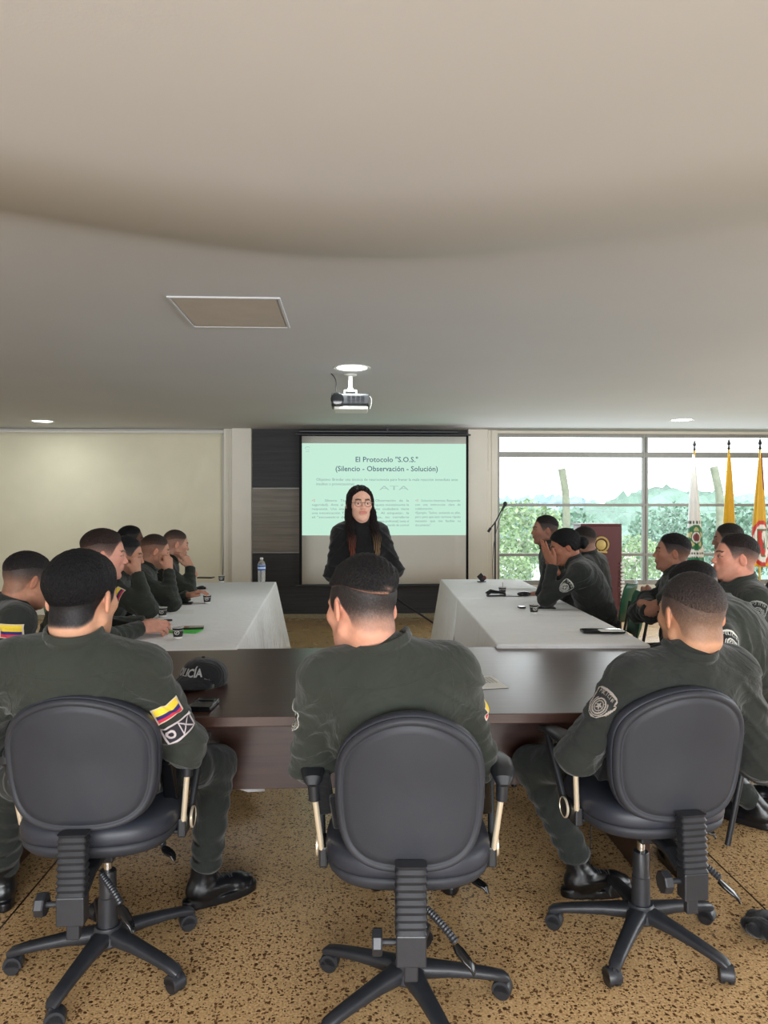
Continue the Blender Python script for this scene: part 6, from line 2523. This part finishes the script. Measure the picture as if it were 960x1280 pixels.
# -- the speaker
hw = Hd(450, 608, 4.9)
pw = np.array([hw[0] + .03, hw[1] + .02, .90])
pW = person('person standing in black with long dark hair and round glasses before the screen',
            hw, pw, 182, hy=192, hp=3, fem=True, tone=(214, 168, 146), hairc=(24, 18, 18), hair='long', res=.007, fres=.003, jacket='knit', trousers='knit',
            arms={'R': dict(hand=pw + [-.04, -.2, .12], pole=(-1, .45, -1.2), pose='clasp', dir=(.8, -.5, -.1), back=(0, -1, .3)),
                  'L': dict(hand=pw + [.07, -.19, .10], pole=(1, .45, -1.2), pose='clasp', dir=(-.8, -.5, -.1), back=(0, -1, .3))},
            feet={'L': dict(pos=pw + [.1, .0, 0], pole=(0, -1, 0)), 'R': dict(pos=pw + [-.1, .0, 0], pole=(0, -1, 0))}, standing=True, shw=.15, sc=.92,
            collar=False, turtleneck=True, seed=20, belt=False, jr=.012)
# glasses
g = MB()
HR, hc_ = pW['HR'], pW['hc']
def hp_(v): return HR @ np.array(v, float) + hc_
for q_ in (-1, 1):
    g.tube([hp_((q_ * .033 + .0235 * math.cos(a), .1 - .10 * (.5 * abs(q_ * .033 + .0235 * math.cos(a)) ** 1.6) - .0, .0 + .0215 * math.sin(a))) for a in np.linspace(0, 2 * math.pi, 29)], .0014, 6, caps=False)
    g.tube([hp_((q_ * .057, .098, .006)), hp_((q_ * .078, .07, .006)), hp_((q_ * .083, .0, .004))], .0014, 6)
g.tube([hp_((-.0095, .1, .002)), hp_((0, .104, .006)), hp_((.0095, .1, .002))], .0014, 6)
mesh_obj('glasses', np.array(g.v), g.f, mat('glasses_frame', lin(110, 100, 98), .25, .8), pW['root'], pW['loc'])

# belt equipment on the three men in front
def gear(p, side, items, label=None):
    q_ = 1 if side == 'R' else -1
    base = p['at'](.1)
    u, fd, rt = p['u'], p['fd'], p['rt']
    R = np.stack([rt, fd, u], 1)
    for nm, (a, f_, z), size in items:
        c = base + rt * q_ * a + fd * f_ + u * z
        s = Shape().rbox(c, np.array(size) / 2, .008, R, k=0)
        V, F = s.mesh(.005)
        mesh_obj(nm, V, F, M['black_gloss'] if nm == 'holster' else M['black_cloth'], p['root'], p['loc'])
for p_ in (pA, pB, pC):
    gear(p_, 'R', [('holster', (.235, .0, -.06), (.045, .07, .17)), ('magazine_pouch', (.205, -.09, .02), (.04, .035, .11))])
    gear(p_, 'L', [('radio_pouch', (.225, -.02, .02), (.045, .06, .12)), ('magazine_pouch', (.19, -.1, .01), (.04, .035, .1))])
# collar flash on the man by the left chair, radio aerial on the middle man
pb = pB
c0 = pb['at'](.1) - pb['rt'] * .215
MB().cyl(c0, c0 + np.array([-.035, -.01, .24]), .004).build('radio_aerial', M['black_plastic'], None, pb['loc'])
ob = bpy.context.scene.objects['radio_aerial']; ob.location = (0, 0, 0); ob.parent = pb['root']

# green chairs under the seated rows
def gch(p, lab, yawdeg, dz=.0):
    a = math.radians(yawdeg)
    f_ = np.array([-math.sin(a), math.cos(a), 0])
    pos = p['at'](0) * [1, 1, 0] - f_ * .02
    return green_chair(pos, a, lab)
gch(pK, 'green plastic chair under the woman with the bun', 78)
gch(pQ, 'green plastic chair at the desk end beside the right office chair', 70)
gch(pM, 'green plastic chair under the man with crossed arms', 78)
gch(pN, 'green plastic chair under the three-quarter profile man on the right', 78)
gch(pJ, 'green plastic chair under the man holding the mouse', 80)
gch(pL, 'green plastic chair behind the woman with the bun', 58)
gch(pO, 'green plastic chair in front of the yellow flags', 60)
gch(pP, 'green plastic chair at the right edge of the picture', 72)
for p_, lab in ((pD, 'green plastic chair under the man at the left edge'), (pE, 'green plastic chair under the man with clasped hands'), (pF, 'green plastic chair under the half hidden man on the left'),
                (pG, 'green plastic chair behind the left row'), (pH, 'green plastic chair under the man leaning on his fist'), (pI, 'green plastic chair under the man holding his chin')):
    gch(p_, lab, -80)
